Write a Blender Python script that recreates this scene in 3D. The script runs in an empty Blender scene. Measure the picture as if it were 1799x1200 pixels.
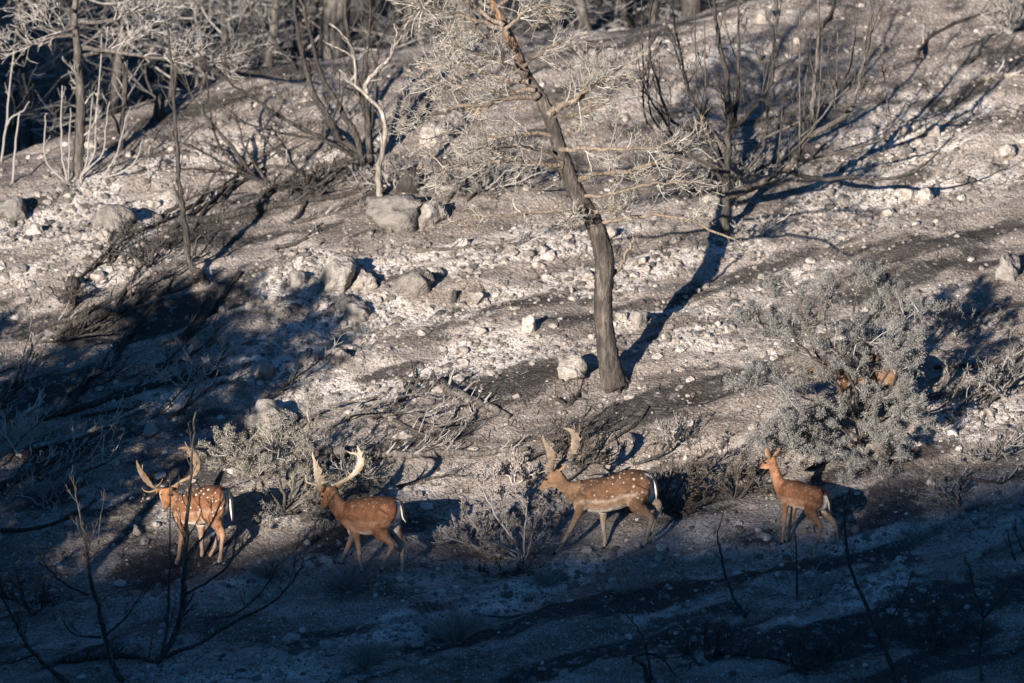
import bpy, math
import numpy as np
from mathutils import Vector

# ------------------------------------------------------------------ camera, sky, sun, exposure
SC = bpy.context.scene
COL = SC.collection
PITCH = math.radians(6.0)
DIST = 64.5                       # metres to the deer
LENS = 200.0
IMW, IMH = 1799.0, 1200.0         # the photograph's pixel grid, used to measure positions
VDIR = np.array([0.0, math.cos(PITCH), -math.sin(PITCH)])
VUP = np.array([0.0, math.sin(PITCH), math.cos(PITCH)])
MPP = DIST * 36.0 / LENS / IMW    # metres per photo pixel at the deer
CAM = -DIST * VDIR + (970 - 600) * MPP * VUP

cd = bpy.data.cameras.new('camera')
cd.lens = LENS
cd.sensor_width = 36.0
cd.clip_start = 0.5
cd.clip_end = 3000.0
cd.dof.use_dof = True
cd.dof.focus_distance = DIST
cd.dof.aperture_fstop = 1.25
co = bpy.data.objects.new('camera', cd)
co.location = CAM
co.rotation_euler = (math.radians(90) - PITCH, 0, 0)
COL.objects.link(co)
SC.camera = co

SUN_TO = np.array([-1.0, -2.0, 0.31])          # towards the sun
SUN_TO = SUN_TO / np.linalg.norm(SUN_TO)
W = bpy.data.worlds.new('World')
SC.world = W
W.use_nodes = True
nt = W.node_tree
nt.nodes.clear()
sky = nt.nodes.new('ShaderNodeTexSky')
sky.sky_type = 'NISHITA'
sky.sun_disc = False
sky.sun_elevation = math.asin(SUN_TO[2])
sky.sun_rotation = math.atan2(SUN_TO[0], SUN_TO[1])
sky.air_density = 1.0
sky.dust_density = 0.0
sky.ozone_density = 6.0
bg = nt.nodes.new('ShaderNodeBackground')
bg.inputs['Strength'].default_value = 0.085
wo = nt.nodes.new('ShaderNodeOutputWorld')
nt.links.new(sky.outputs[0], bg.inputs['Color'])
nt.links.new(bg.outputs[0], wo.inputs['Surface'])

sl = bpy.data.lights.new('sun', 'SUN')
sl.energy = 5.0
sl.angle = math.radians(0.53)
sl.color = (1.0, 0.935, 0.87)
so = bpy.data.objects.new('sun', sl)
so.rotation_euler = Vector(-SUN_TO).to_track_quat('-Z', 'Y').to_euler()
so.location = (-30, -60, 40)
COL.objects.link(so)

SC.view_settings.view_transform = 'Standard'
SC.view_settings.look = 'None'
SC.view_settings.exposure = 1.12
SC.view_settings.gamma = 1.0
SC.render.engine = 'CYCLES'
SC.cycles.use_denoising = True
SC.cycles.max_bounces = 5
SC.cycles.diffuse_bounces = 3
SC.cycles.glossy_bounces = 2
SC.cycles.transmission_bounces = 2

# ------------------------------------------------------------------ numbers
RNG = np.random.default_rng(11)
UP = np.array([0.0, 0.0, 1.0])


def nrm(v):
    v = np.asarray(v, float)
    return v / (np.linalg.norm(v) + 1e-12)


def _hash(ix, iy, seed):
    h = (ix.astype(np.int64) * 374761393 + iy.astype(np.int64) * 668265263 + seed * 1274126177) & 0x7fffffff
    h = ((h ^ (h >> 13)) * 1103515245) & 0x7fffffff
    h = (h ^ (h >> 16)) & 0xffff
    return h / 65535.0


def vnoise(x, y, seed=0):
    x = np.asarray(x, float)
    y = np.asarray(y, float)
    ix, iy = np.floor(x), np.floor(y)
    fx, fy = x - ix, y - iy
    fx = fx * fx * (3 - 2 * fx)
    fy = fy * fy * (3 - 2 * fy)
    a, b = _hash(ix, iy, seed), _hash(ix + 1, iy, seed)
    c, d = _hash(ix, iy + 1, seed), _hash(ix + 1, iy + 1, seed)
    return (a + (b - a) * fx) * (1 - fy) + (c + (d - c) * fx) * fy - 0.5


def fbm(x, y, seed=0, octv=3):
    s = 0.0
    a = 1.0
    for k in range(octv):
        s = s + a * vnoise(x * 2 ** k, y * 2 ** k, seed + k * 7)
        a *= 0.5
    return s


def softplus(x):
    return np.logaddexp(0, x)


# ------------------------------------------------------------------ terrain height
SLX, SLY = 0.05, 0.445
CREST_PX = [(-400, 420), (-100, 300), (0, 262), (150, 212), (330, 150), (430, 112), (600, 92), (900, 62), (1100, 46), (1215, 20), (1300, -8), (1600, -90), (2100, -220)]


def ray(px, py):
    k = 36.0 / LENS / IMW
    d = VDIR + np.array([1.0, 0, 0]) * (px - IMW / 2) * k + VUP * (IMH / 2 - py) * k
    return d


def plane_hit(px, py):
    d = ray(px, py)
    t = (SLX * CAM[0] + SLY * CAM[1] - CAM[2]) / (d[2] - SLX * d[0] - SLY * d[1])
    return CAM + d * t


_c = np.array([plane_hit(*p) for p in CREST_PX])
CREST_X, CREST_Y = _c[:, 0], _c[:, 1]


def crest(x):
    return np.interp(x, CREST_X, CREST_Y)


HOOF = []          # small corrections so that every hoof stands on the soil: (x, y, dz)


def H0(x, y):
    x = np.asarray(x, float)
    y = np.asarray(y, float)
    yc = crest(np.clip(x, -14, 14)) + 0.28
    w = 0.55
    z = SLX * np.clip(x, -40, 40) + SLY * y
    z = z - (SLY + 0.30) * w * softplus((y - yc) / w)
    z = z + (0.30 + 0.52) * 2.0 * softplus((y - yc - 8) / 2.0) - 0.45 * 4 * softplus((y - yc - 45) / 4)
    # valley on the near side, then the slope the camera stands on
    z = z + (SLY + 0.0) * 3.0 * softplus((-11.0 - y) / 3.0)
    near = 10.8 / (1 + np.exp((y + 46.0) / 4.2))
    z = z + near
    amp = 1 / (1 + np.exp(-(y + 9) / 1.5))
    xr, yr = x * 0.93 + y * 0.37, -x * 0.37 + y * 0.93
    n = 0.26 * fbm(xr * 0.22, yr * 0.42, 3, 3) + 0.15 * fbm(xr * 0.45, yr * 1.4, 21, 3)
    n = n + 0.085 * fbm(xr * 1.4, yr * 2.8, 5, 3) + 0.03 * fbm(x * 5.0, y * 5.0, 9, 3)
    z = z + n * (0.4 + 0.6 * amp)
    return z


RIDGE_Y = -64.0


def ridge_add(x, y, z):
    """crest of the shoulder behind the camera, its skyline set by where the shade ends on the slope"""
    xs = np.array([-70, -52, -47, -45.6, -44.8, -43.4, -42.2, -39.6, -37.5, -35.7, -34.6, -33.7, -32.5, -31, -30, -28.6, -26.5, -25, -20, -15, -8, 0, 40])
    zs = np.array([20, 19.5, 18.5, 17.6, 14.5, 12.5, 11.2, 9.95, 9.82, 9.76, 9.86, 9.98, 10.0, 9.92, 10.05, 10.08, 10.5, 10.9, 10.8, 10.0, 8.0, 6.8, 6.8])
    top = np.interp(x, xs, zs)
    f = np.exp(-(np.clip(np.abs(y - RIDGE_Y) - 0.2, 0, None) / 8.0) ** 2)
    return z + (np.maximum(top - z, 0)) * f


def H(x, y):
    x = np.asarray(x, float)
    y = np.asarray(y, float)
    z = H0(x, y)
    z = np.where(y < -40, ridge_add(x, y, z), z)
    if HOOF:
        hp = np.array(HOOF)
        sh = z.shape
        xf, yf, zf = np.ravel(x), np.ravel(y), np.ravel(z).copy()
        m = (yf > hp[:, 1].min() - 1.5) & (yf < hp[:, 1].max() + 1.5) & (np.abs(xf) < 9)
        if m.any():
            d2 = (xf[m, None] - hp[None, :, 0]) ** 2 + (yf[m, None] - hp[None, :, 1]) ** 2
            g = np.exp(-d2 / (2 * 0.16 ** 2))
            ww = 1.0 / (d2 + 1e-4)
            corr = (ww * hp[None, :, 2]).sum(1) / ww.sum(1) * np.clip(g.max(1) * 1.02, 0, 1)
            zf[m] += corr
        z = zf.reshape(sh)
    return z


def Hs(x, y):
    return float(H(np.array([x]), np.array([y]))[0])


def ground_at(px, py, far=False):
    """the spot of the slope that shows at a photo pixel"""
    d = ray(px, py)
    t = np.linspace(DIST - 9, DIST + 24, 900)
    P = CAM[None, :] + d[None, :] * t[:, None]
    g = P[:, 2] - H(P[:, 0], P[:, 1])
    i = np.argmax(g < 0)
    if g[i] >= 0:
        i = len(t) - 1
    a = max(i - 1, 0)
    f = g[a] / (g[a] - g[i] + 1e-9) if i > a else 0
    return P[a] + (P[i] - P[a]) * f


def at(px, py, y):
    """point on a pixel's line of sight at world depth y"""
    d = ray(px, py)
    return CAM + d * ((y - CAM[1]) / d[1])


def mpp_at(y):
    return (y - CAM[1]) * 36.0 / LENS / IMW


# ------------------------------------------------------------------ mesh collecting
class MB:
    def __init__(self):
        self.v, self.f, self.t, self.n = [], [], [], 0

    def add(self, v, quads=None, tris=None):
        if quads is not None and len(quads):
            self.f.append(np.asarray(quads, np.int32) + self.n)
        if tris is not None and len(tris):
            self.t.append(np.asarray(tris, np.int32) + self.n)
        self.v.append(np.asarray(v, float))
        self.n += len(v)

    def tube(self, pts, rad, k=5, cap=False, rough=0.0):
        pts = np.asarray(pts, float)
        n = len(pts)
        tan = np.empty_like(pts)
        tan[1:-1] = pts[2:] - pts[:-2]
        tan[0] = pts[1] - pts[0]
        tan[-1] = pts[-1] - pts[-2]
        tan /= (np.linalg.norm(tan, axis=1)[:, None] + 1e-12)
        m = nrm(pts[-1] - pts[0])
        ref = np.array([1.0, 0.13, 0.07]) if abs(m[0]) < 0.75 else np.array([0.05, 1.0, 0.12])
        a = ref[None, :] - tan * (tan @ ref)[:, None]
        a /= (np.linalg.norm(a, axis=1)[:, None] + 1e-12)
        b = np.cross(tan, a)
        th = RING[k]
        rad = np.asarray(rad, float)
        rr = rad[:, None] * np.ones((1, k))
        if rough:
            rr = rr * (1 + rough * RNG.normal(0, 1, (n, k)))
        v = pts[:, None, :] + rr[..., None] * (a[:, None, :] * th[None, :, 0, None] + b[:, None, :] * th[None, :, 1, None])
        self.add(v.reshape(-1, 3), quads=quad_idx(n, k))
        if cap:
            base = self.n
            for row in (0, n - 1):
                c = pts[row]
                off = base - n * k + row * k
                self.v.append(np.array([c]))
                ci = self.n
                self.n += 1
                ids = off + np.arange(k)
                nx = off + (np.arange(k) + 1) % k
                tri = np.stack([np.full(k, ci), nx, ids], 1) if row == 0 else np.stack([np.full(k, ci), ids, nx], 1)
                self.t.append(tri.astype(np.int32))

    def mesh(self, name, origin=(0, 0, 0), smooth=True):
        me = bpy.data.meshes.new(name)
        if not self.v:
            return me
        V = np.concatenate(self.v) - np.asarray(origin, float)
        fq = np.concatenate(self.f) if self.f else np.zeros((0, 4), np.int32)
        ft = np.concatenate(self.t) if self.t else np.zeros((0, 3), np.int32)
        set_mesh(me, V, fq, ft, smooth)
        return me


def set_mesh(me, V, fq, ft, smooth=True):
    me.vertices.add(len(V))
    me.vertices.foreach_set('co', np.ascontiguousarray(V, np.float32).ravel())
    loops = np.concatenate([fq.ravel(), ft.ravel()]).astype(np.int32)
    me.loops.add(len(loops))
    me.loops.foreach_set('vertex_index', loops)
    starts = np.concatenate([np.arange(len(fq)) * 4, len(fq) * 4 + np.arange(len(ft)) * 3]).astype(np.int32)
    me.polygons.add(len(starts))
    me.polygons.foreach_set('loop_start', starts)
    me.polygons.foreach_set('use_smooth', np.full(len(starts), smooth))
    me.update(calc_edges=True)
    me.validate()


RING = {k: np.stack([np.cos(np.arange(k) * 2 * np.pi / k), np.sin(np.arange(k) * 2 * np.pi / k)], 1) for k in range(3, 33)}
_QI = {}


def quad_idx(n, k):
    if (n, k) not in _QI:
        i = np.arange(n - 1)[:, None] * k
        j = np.arange(k)[None, :]
        j2 = (j + 1) % k
        _QI[(n, k)] = np.stack([i + j, i + j2, i + k + j2, i + k + j], -1).reshape(-1, 4)
    return _QI[(n, k)]


def spline(pts, m=5):
    """Catmull-Rom through rows of any width"""
    P = np.asarray(pts, float)
    if len(P) < 3:
        t = np.linspace(0, 1, m + 1)[:, None]
        return P[0] * (1 - t) + P[-1] * t
    Q = np.vstack([2 * P[0] - P[1], P, 2 * P[-1] - P[-2]])
    out = []
    for i in range(1, len(Q) - 2):
        p0, p1, p2, p3 = Q[i - 1], Q[i], Q[i + 1], Q[i + 2]
        for t in np.arange(m) / m:
            out.append(0.5 * (2 * p1 + (p2 - p0) * t + (2 * p0 - 5 * p1 + 4 * p2 - p3) * t * t + (3 * p1 - p0 - 3 * p2 + p3) * t ** 3))
    out.append(P[-1])
    return np.array(out)


# ------------------------------------------------------------------ objects and tags
def tag(o, label=None, cat=None, group=None, kind=None):
    if label:
        o['label'] = label
    if cat:
        o['category'] = cat
    if group:
        o['group'] = group
    if kind:
        o['kind'] = kind
    return o


def link(name, me, mat=None, parent=None, loc=None):
    o = bpy.data.objects.new(name, me)
    if mat is not None and me is not None and not me.materials:
        me.materials.append(mat)
    COL.objects.link(o)
    if parent is not None:
        o.parent = parent
    if loc is not None:
        o.location = loc
    return o


def empty(name, loc):
    o = bpy.data.objects.new(name, None)
    o.empty_display_size = 0.2
    o.location = loc
    COL.objects.link(o)
    return o


def px_of(P):
    """photo pixel of world points (n,3)"""
    d = P - CAM[None]
    k = 36.0 / LENS / IMW
    dep = d @ VDIR
    return np.stack([IMW / 2 + d[:, 0] / dep / k, IMH / 2 - (d @ VUP) / dep / k], 1)


# patches of the slope, measured in photo px: x, y, half length, half breadth (lying along the slope's grain), weight
STONY = [(760, 520, 260, 60, 1.5), (900, 610, 260, 50, 1.3), (600, 640, 180, 42, 1.6), (1120, 470, 220, 45, 0.9), (1560, 320, 240, 75, 1.3), (1700, 240, 170, 90, 1.3),
         (1420, 440, 220, 36, 1.2), (120, 400, 180, 50, 1.5), (480, 250, 150, 50, 1.1), (90, 490, 150, 50, 0.9), (1230, 570, 160, 50, 0.9), (280, 900, 150, 55, 1.1), (540, 490, 110, 40, 1.1),
         (900, 440, 220, 36, 0.9), (1230, 110, 200, 70, 0.8), (720, 860, 80, 25, .6), (330, 690, 140, 45, .5), (1690, 745, 120, 36, 1.0), (1450, 590, 260, 36, .6),
         (640, 960, 420, 30, .7), (1500, 1000, 300, 60, .9), (700, 1080, 460, 50, .75), (1050, 1010, 260, 30, .6), (300, 300, 220, 36, .9)]
BURNT_AND_SHADED = [(1560, 490, 280, 30, .9), (1460, 230, 120, 40, .5), (1680, 130, 180, 40, .55), (1080, 725, 260, 40, .65), (860, 690, 160, 26, .5), (360, 425, 190, 45, .8), (100, 620, 260, 50, .8), (330, 560, 160, 36, .6),  # dark patches: burnt soil, together with shade painted into the slope's colour
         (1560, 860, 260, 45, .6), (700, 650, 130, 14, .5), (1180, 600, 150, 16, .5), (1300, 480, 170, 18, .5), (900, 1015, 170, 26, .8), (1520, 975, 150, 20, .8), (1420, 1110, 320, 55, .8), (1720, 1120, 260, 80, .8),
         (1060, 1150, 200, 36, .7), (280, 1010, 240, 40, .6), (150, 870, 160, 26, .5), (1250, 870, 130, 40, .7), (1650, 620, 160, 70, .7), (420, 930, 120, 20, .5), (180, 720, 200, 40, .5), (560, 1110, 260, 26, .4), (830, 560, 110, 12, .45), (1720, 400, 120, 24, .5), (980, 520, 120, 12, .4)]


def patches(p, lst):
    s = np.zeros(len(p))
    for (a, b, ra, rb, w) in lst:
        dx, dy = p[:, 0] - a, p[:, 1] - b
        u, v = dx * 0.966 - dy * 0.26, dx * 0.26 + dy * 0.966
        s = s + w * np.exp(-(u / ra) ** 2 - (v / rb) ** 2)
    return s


def surface(x, y, p=None):
    """how stony the slope is, and how dark from char and painted shade"""
    if p is None:
        p = px_of(np.stack([x, y, H(x, y)], 1))
    xr, yr = x * 0.93 + y * 0.37, -x * 0.37 + y * 0.93
    n1 = fbm(xr * 0.9, yr * 2.6, 77, 4)
    n2 = fbm(xr * 0.8 + 9, yr * 3.0 + 4, 91, 4)
    st = 0.05 + patches(p, STONY) * (0.12 + 2.6 * np.clip(n1 + 0.16, 0, 1))
    ch = np.clip(patches(p, BURNT_AND_SHADED) * 1.1 + n2 * 2.1 - 0.16 - 0.28 * np.clip(st, 0, 1.2), 0, 1)
    return st, ch, p

# ------------------------------------------------------------------ materials
class NT:
    def __init__(self, name):
        self.m = bpy.data.materials.new(name)
        self.m.use_nodes = True
        self.t = self.m.node_tree
        self.t.nodes.clear()
        self.out = self.n('ShaderNodeOutputMaterial')
        self.b = self.n('ShaderNodeBsdfPrincipled')
        self.l(self.b.outputs[0], self.out.inputs[0])
        self.b.inputs['Specular IOR Level'].default_value = 0.2

    def n(self, ty, **kw):
        x = self.t.nodes.new(ty)
        for k, v in kw.items():
            setattr(x, k, v)
        return x

    def l(self, a, b):
        self.t.links.new(a, b)

    def coord(self, which='Object', scale=(1, 1, 1), rot=(0, 0, 0), world=False):
        if world:
            g = self.n('ShaderNodeNewGeometry').outputs['Position']
        else:
            g = self.n('ShaderNodeTexCoord').outputs[which]
        mp = self.n('ShaderNodeMapping')
        mp.inputs['Scale'].default_value = scale
        mp.inputs['Rotation'].default_value = rot
        self.l(g, mp.inputs['Vector'])
        return mp.outputs[0]

    def noise(self, vec, scale, detail=3, rough=0.55, dist=0.0):
        x = self.n('ShaderNodeTexNoise')
        x.inputs['Scale'].default_value = scale
        x.inputs['Detail'].default_value = detail
        x.inputs['Roughness'].default_value = rough
        x.inputs['Distortion'].default_value = dist
        self.l(vec, x.inputs['Vector'])
        return x.outputs['Fac']

    def ramp(self, fac, stops, interp='LINEAR'):
        x = self.n('ShaderNodeValToRGB')
        cr = x.color_ramp
        cr.interpolation = interp
        while len(cr.elements) < len(stops):
            cr.elements.new(0.5)
        for e, (p, c) in zip(cr.elements, stops):
            e.position = p
            e.color = (c, c, c, 1) if not hasattr(c, '__len__') else (*c, 1)
        self.l(fac, x.inputs[0])
        return x.outputs[0]

    def mix(self, fac, a, b, mode='MIX'):
        x = self.n('ShaderNodeMix', data_type='RGBA', blend_type=mode)
        for s, v in ((x.inputs[0], fac), (x.inputs[6], a), (x.inputs[7], b)):
            if hasattr(v, 'links') or hasattr(v, 'is_linked'):
                self.l(v, s)
            elif hasattr(v, '__len__'):
                s.default_value = (*v, 1)
            else:
                s.default_value = v
        return x.outputs[2]

    def math(self, op, a, b=0.0):
        x = self.n('ShaderNodeMath', operation=op)
        for s, v in ((x.inputs[0], a), (x.inputs[1], b)):
            if hasattr(v, 'is_linked'):
                self.l(v, s)
            else:
                s.default_value = v
        return x.outputs[0]

    def bump(self, h, strength=0.5, dist=0.02):
        x = self.n('ShaderNodeBump')
        x.inputs['Strength'].default_value = strength
        x.inputs['Distance'].default_value = dist
        self.l(h, x.inputs['Height'])
        self.l(x.outputs[0], self.b.inputs['Normal'])

    def col(self, c):
        if hasattr(c, 'is_linked'):
            self.l(c, self.b.inputs['Base Color'])
        else:
            self.b.inputs['Base Color'].default_value = (*c, 1)

    def rough(self, r):
        self.b.inputs['Roughness'].default_value = r


def mat_ground():
    k = NT('burnt_soil')
    k.rough(0.95)
    k.b.inputs['Specular IOR Level'].default_value = 0.1
    st = k.coord(scale=(0.45, 1.6, 1.0), rot=(0, 0, -0.38), world=True)
    w = k.coord(world=True)
    n1 = k.noise(st, 1.6, 3, 0.62)
    stony = k.n('ShaderNodeAttribute', attribute_name='stony').outputs['Fac']
    charred = k.n('ShaderNodeAttribute', attribute_name='charred').outputs['Fac']  # char plus the shade painted in with the dark patches
    f = k.math('ADD', k.math('MULTIPLY', n1, 0.75), k.math('MULTIPLY', stony, 0.36))
    c = k.ramp(f, [(0.26, (0.105, 0.084, 0.067)), (0.42, (0.21, 0.172, 0.142)), (0.56, (0.375, 0.315, 0.265)), (0.70, (0.53, 0.465, 0.405))])
    n3 = k.noise(w, 7.0, 3, 0.65)
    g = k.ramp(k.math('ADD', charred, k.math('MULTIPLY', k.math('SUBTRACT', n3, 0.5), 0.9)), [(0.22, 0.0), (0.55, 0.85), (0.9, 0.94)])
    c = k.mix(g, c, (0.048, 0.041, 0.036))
    ash = k.ramp(n3, [(0.56, 0.0), (0.72, 0.42)])
    c = k.mix(ash, c, (0.46, 0.43, 0.40))
    sp = k.noise(w, 42.0, 1, 0.7)
    dk = k.ramp(sp, [(0.36, 0.45), (0.50, 1.0), (0.66, 1.25)])
    c = k.mix(0.85, c, dk, 'MULTIPLY')
    vo = k.n('ShaderNodeTexVoronoi')
    vo.inputs['Scale'].default_value = 26.0
    k.l(w, vo.inputs['Vector'])
    sel = k.n('ShaderNodeSeparateColor')
    k.l(vo.outputs['Color'], sel.inputs[0])
    peb = k.math('MULTIPLY', k.ramp(sel.outputs[0], [(0.60, 0.0), (0.68, 1.0)]), k.ramp(vo.outputs['Distance'], [(0.30, 1.0), (0.42, 0.0)]))
    pc = k.ramp(sel.outputs[1], [(0.0, (0.20, 0.175, 0.15)), (1.0, (0.50, 0.45, 0.40))])
    c = k.mix(k.math('MULTIPLY', peb, k.math('MULTIPLY', k.math('SUBTRACT', 1.0, g), 0.6)), c, pc)
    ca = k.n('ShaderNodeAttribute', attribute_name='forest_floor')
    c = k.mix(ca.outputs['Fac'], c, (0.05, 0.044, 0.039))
    k.col(c)
    k.bump(k.noise(w, 22.0, 2, 0.7), 0.9, 0.035)
    return k.m


def mat_rock(name='limestone', stops=None, island=False):
    k = NT(name)
    k.rough(0.9)
    stops = stops or [(0.0, (0.20, 0.175, 0.155)), (0.35, (0.33, 0.29, 0.25)), (0.75, (0.42, 0.365, 0.315)), (1.0, (0.52, 0.465, 0.405))]
    if island:
        rnd = k.n('ShaderNodeNewGeometry').outputs['Random Per Island']
    else:
        rnd = k.n('ShaderNodeObjectInfo').outputs['Random']
    base = k.ramp(rnd, stops)
    w = k.coord(world=True)
    n = k.noise(w, 9.0, 3, 0.65)
    c = k.mix(0.75, base, k.ramp(n, [(0.3, (0.50, 0.48, 0.46)), (0.55, (1.0, 0.98, 0.95)), (0.75, (1.18, 1.13, 1.06))]), 'MULTIPLY')
    soot = k.ramp(k.noise(w, 5.0, 3, 0.65), [(0.50, 0.0), (0.66, 0.7)])
    c = k.mix(soot, c, (0.09, 0.08, 0.072))
    k.col(c)
    k.bump(k.math('ADD', n, k.math('MULTIPLY', k.noise(w, 30.0, 1, 0.7), 0.35)), 0.8, 0.07)
    return k.m


def mat_bark(name, dark, mid, light, scale=1.0, bump=0.8, zramp=None):
    k = NT(name)
    k.rough(0.92)
    w = k.coord(world=True, scale=(1, 1, 0.28))
    n = k.noise(w, 26.0 * scale, 2, 0.65, 0.4)
    w2 = k.coord(world=True)
    n2 = k.noise(w2, 2.6, 2, 0.6)
    c = k.ramp(n, [(0.30, dark), (0.50, mid), (0.70, light)])
    c = k.mix(k.ramp(n2, [(0.38, 0.0), (0.66, 0.7)]), c, dark)
    if zramp:
        z0, z1, cc = zramp
        sp = k.n('ShaderNodeSeparateXYZ')
        k.l(k.n('ShaderNodeTexCoord').outputs['Object'], sp.inputs[0])
        f = k.math('DIVIDE', k.math('SUBTRACT', sp.outputs[2], z0), z1 - z0)
        f = k.math('MULTIPLY', k.ramp(f, [(0.0, 0.0), (1.0, 0.85)]), k.ramp(n, [(0.35, 0.4), (0.6, 1.0)]))
        c = k.mix(f, c, cc)
    k.col(c)
    k.bump(n, bump, 0.03)
    return k.m


def mat_twig(name, a, b, c3=None, scale=3.0):
    k = NT(name)
    k.rough(0.85)
    w = k.coord(world=True)
    n = k.noise(w, scale, 3, 0.6)
    rnd = k.n('ShaderNodeNewGeometry').outputs['Random Per Island']
    c = k.ramp(rnd, [(0.0, a), (1.0, b)])
    if c3:
        c = k.mix(k.ramp(n, [(0.54, 0.0), (0.68, 0.75)]), c, c3)
    k.col(c)
    return k.m


def mat_coat():
    k = NT('deer_coat')
    k.rough(0.8)
    k.b.inputs['Specular IOR Level'].default_value = 0.06
    a = k.n('ShaderNodeVertexColor', layer_name='coat')
    m = k.n('ShaderNodeAttribute', attribute_name='spot')
    o = k.coord()
    wv = k.n('ShaderNodeTexVoronoi')
    wv.inputs['Scale'].default_value = 21.0
    wv.inputs['Randomness'].default_value = 0.75
    k.l(o, wv.inputs['Vector'])
    rs = k.n('ShaderNodeSeparateColor')
    k.l(wv.outputs['Color'], rs.inputs[0])
    sp = k.ramp(k.math('SUBTRACT', wv.outputs['Distance'], k.math('MULTIPLY', rs.outputs[0], 0.24)), [(0.04, 0.9), (0.17, 0.0)])
    f = k.math('MULTIPLY', sp, m.outputs['Fac'])
    fur = k.noise(k.coord(scale=(0.5, 1, 1)), 90.0, 3, 0.7)
    patch = k.noise(o, 13.0, 2, 0.6)
    c = k.mix(0.8, a.outputs[0], k.ramp(fur, [(0.3, 0.55), (0.7, 1.32)]), 'MULTIPLY')
    c = k.mix(0.8, c, k.ramp(patch, [(0.32, 0.62), (0.68, 1.28)]), 'MULTIPLY')
    c = k.mix(f, c, (0.60, 0.50, 0.38))
    k.col(c)
    k.bump(fur, 0.35, 0.01)
    return k.m


def mat_plain(name, c, rough=0.6, vary=None, scale=30.0):
    k = NT(name)
    k.rough(rough)
    if vary:
        k.col(k.ramp(k.noise(k.coord(), scale, 4, 0.6), [(0.35, c), (0.65, vary)]))
        k.bump(k.noise(k.coord(), scale * 2, 3), 0.3, 0.01)
    else:
        k.col(c)
    return k.m


M = {
    'ground': mat_ground(),
    'rock': mat_rock(),
    'gravel': mat_rock('gravel_stone', [(0.0, (0.09, 0.08, 0.07)), (0.35, (0.24, 0.205, 0.175)), (0.75, (0.38, 0.33, 0.28)), (1.0, (0.52, 0.465, 0.41))], True),
    'greyrock': mat_rock('grey_limestone', [(0.0, (0.20, 0.178, 0.157)), (1.0, (0.32, 0.285, 0.25))]),
    'pine_bark': mat_bark('pine_bark', (0.030, 0.025, 0.021), (0.082, 0.067, 0.055), (0.17, 0.14, 0.115), 0.8, 1.0, (3.4, 4.8, (0.34, 0.18, 0.09))),
    'pine_limb': mat_bark('pine_limb_bark', (0.09, 0.068, 0.05), (0.22, 0.17, 0.125), (0.33, 0.26, 0.19), 1.6),
    'burnt': mat_bark('charred_bark', (0.026, 0.023, 0.021), (0.062, 0.053, 0.045), (0.14, 0.12, 0.10), 1.3),
    'greybark': mat_bark('grey_scorched_bark', (0.05, 0.043, 0.037), (0.12, 0.102, 0.086), (0.22, 0.188, 0.158), 1.2),
    'palebark': mat_bark('bleached_bark', (0.11, 0.09, 0.072), (0.34, 0.29, 0.24), (0.56, 0.49, 0.42), 0.9),
    'twig_pine': mat_twig('scorched_pine_twigs', (0.11, 0.095, 0.080), (0.60, 0.54, 0.46), (0.44, 0.32, 0.20), 3.0),
    'twig_grey': mat_twig('grey_dead_twigs', (0.10, 0.09, 0.08), (0.40, 0.36, 0.32)),
    'twig_pale': mat_twig('pale_dead_twigs', (0.30, 0.27, 0.235), (0.52, 0.47, 0.41)),
    'twig_dark': mat_twig('charred_twigs', (0.03, 0.026, 0.023), (0.10, 0.085, 0.072)),
    'leaf_grey': mat_twig('scorched_juniper_leaves', (0.07, 0.066, 0.060), (0.36, 0.34, 0.31), (0.20, 0.165, 0.125), 1.6),
    'leaf_olive': mat_twig('dry_olive_leaves', (0.10, 0.088, 0.066), (0.42, 0.375, 0.29), (0.26, 0.235, 0.18), 3.0),
    'leaf_straw': mat_twig('dry_straw_twigs', (0.17, 0.145, 0.128), (0.58, 0.50, 0.44)),
    'leaf_brown': mat_twig('dry_brown_twigs', (0.05, 0.040, 0.032), (0.17, 0.138, 0.11)),
    'grass': mat_twig('dry_grass_blades', (0.16, 0.14, 0.118), (0.46, 0.41, 0.35)),
    'coat': mat_coat(),
    'antler': mat_plain('antler', (0.105, 0.074, 0.050), 0.65, (0.25, 0.185, 0.13), 16.0),
    'antler_pale': mat_plain('pale_antler', (0.27, 0.195, 0.125), 0.6, (0.52, 0.42, 0.31), 11.0),
    'antler_brown': mat_plain('brown_antler', (0.11, 0.074, 0.047), 0.65, (0.26, 0.175, 0.108), 14.0),
    'hoof': mat_plain('hoof', (0.03, 0.025, 0.022), 0.5),
    'eye': mat_plain('eye', (0.008, 0.006, 0.005), 0.15),
    'ear': mat_plain('ear_fur', (0.24, 0.13, 0.065), 0.85, (0.34, 0.21, 0.12), 40.0),
    'tail': mat_plain('tail_black', (0.02, 0.017, 0.015), 0.8),
    'tailw': mat_plain('tail_white', (0.68, 0.63, 0.56), 0.85),
}

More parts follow.
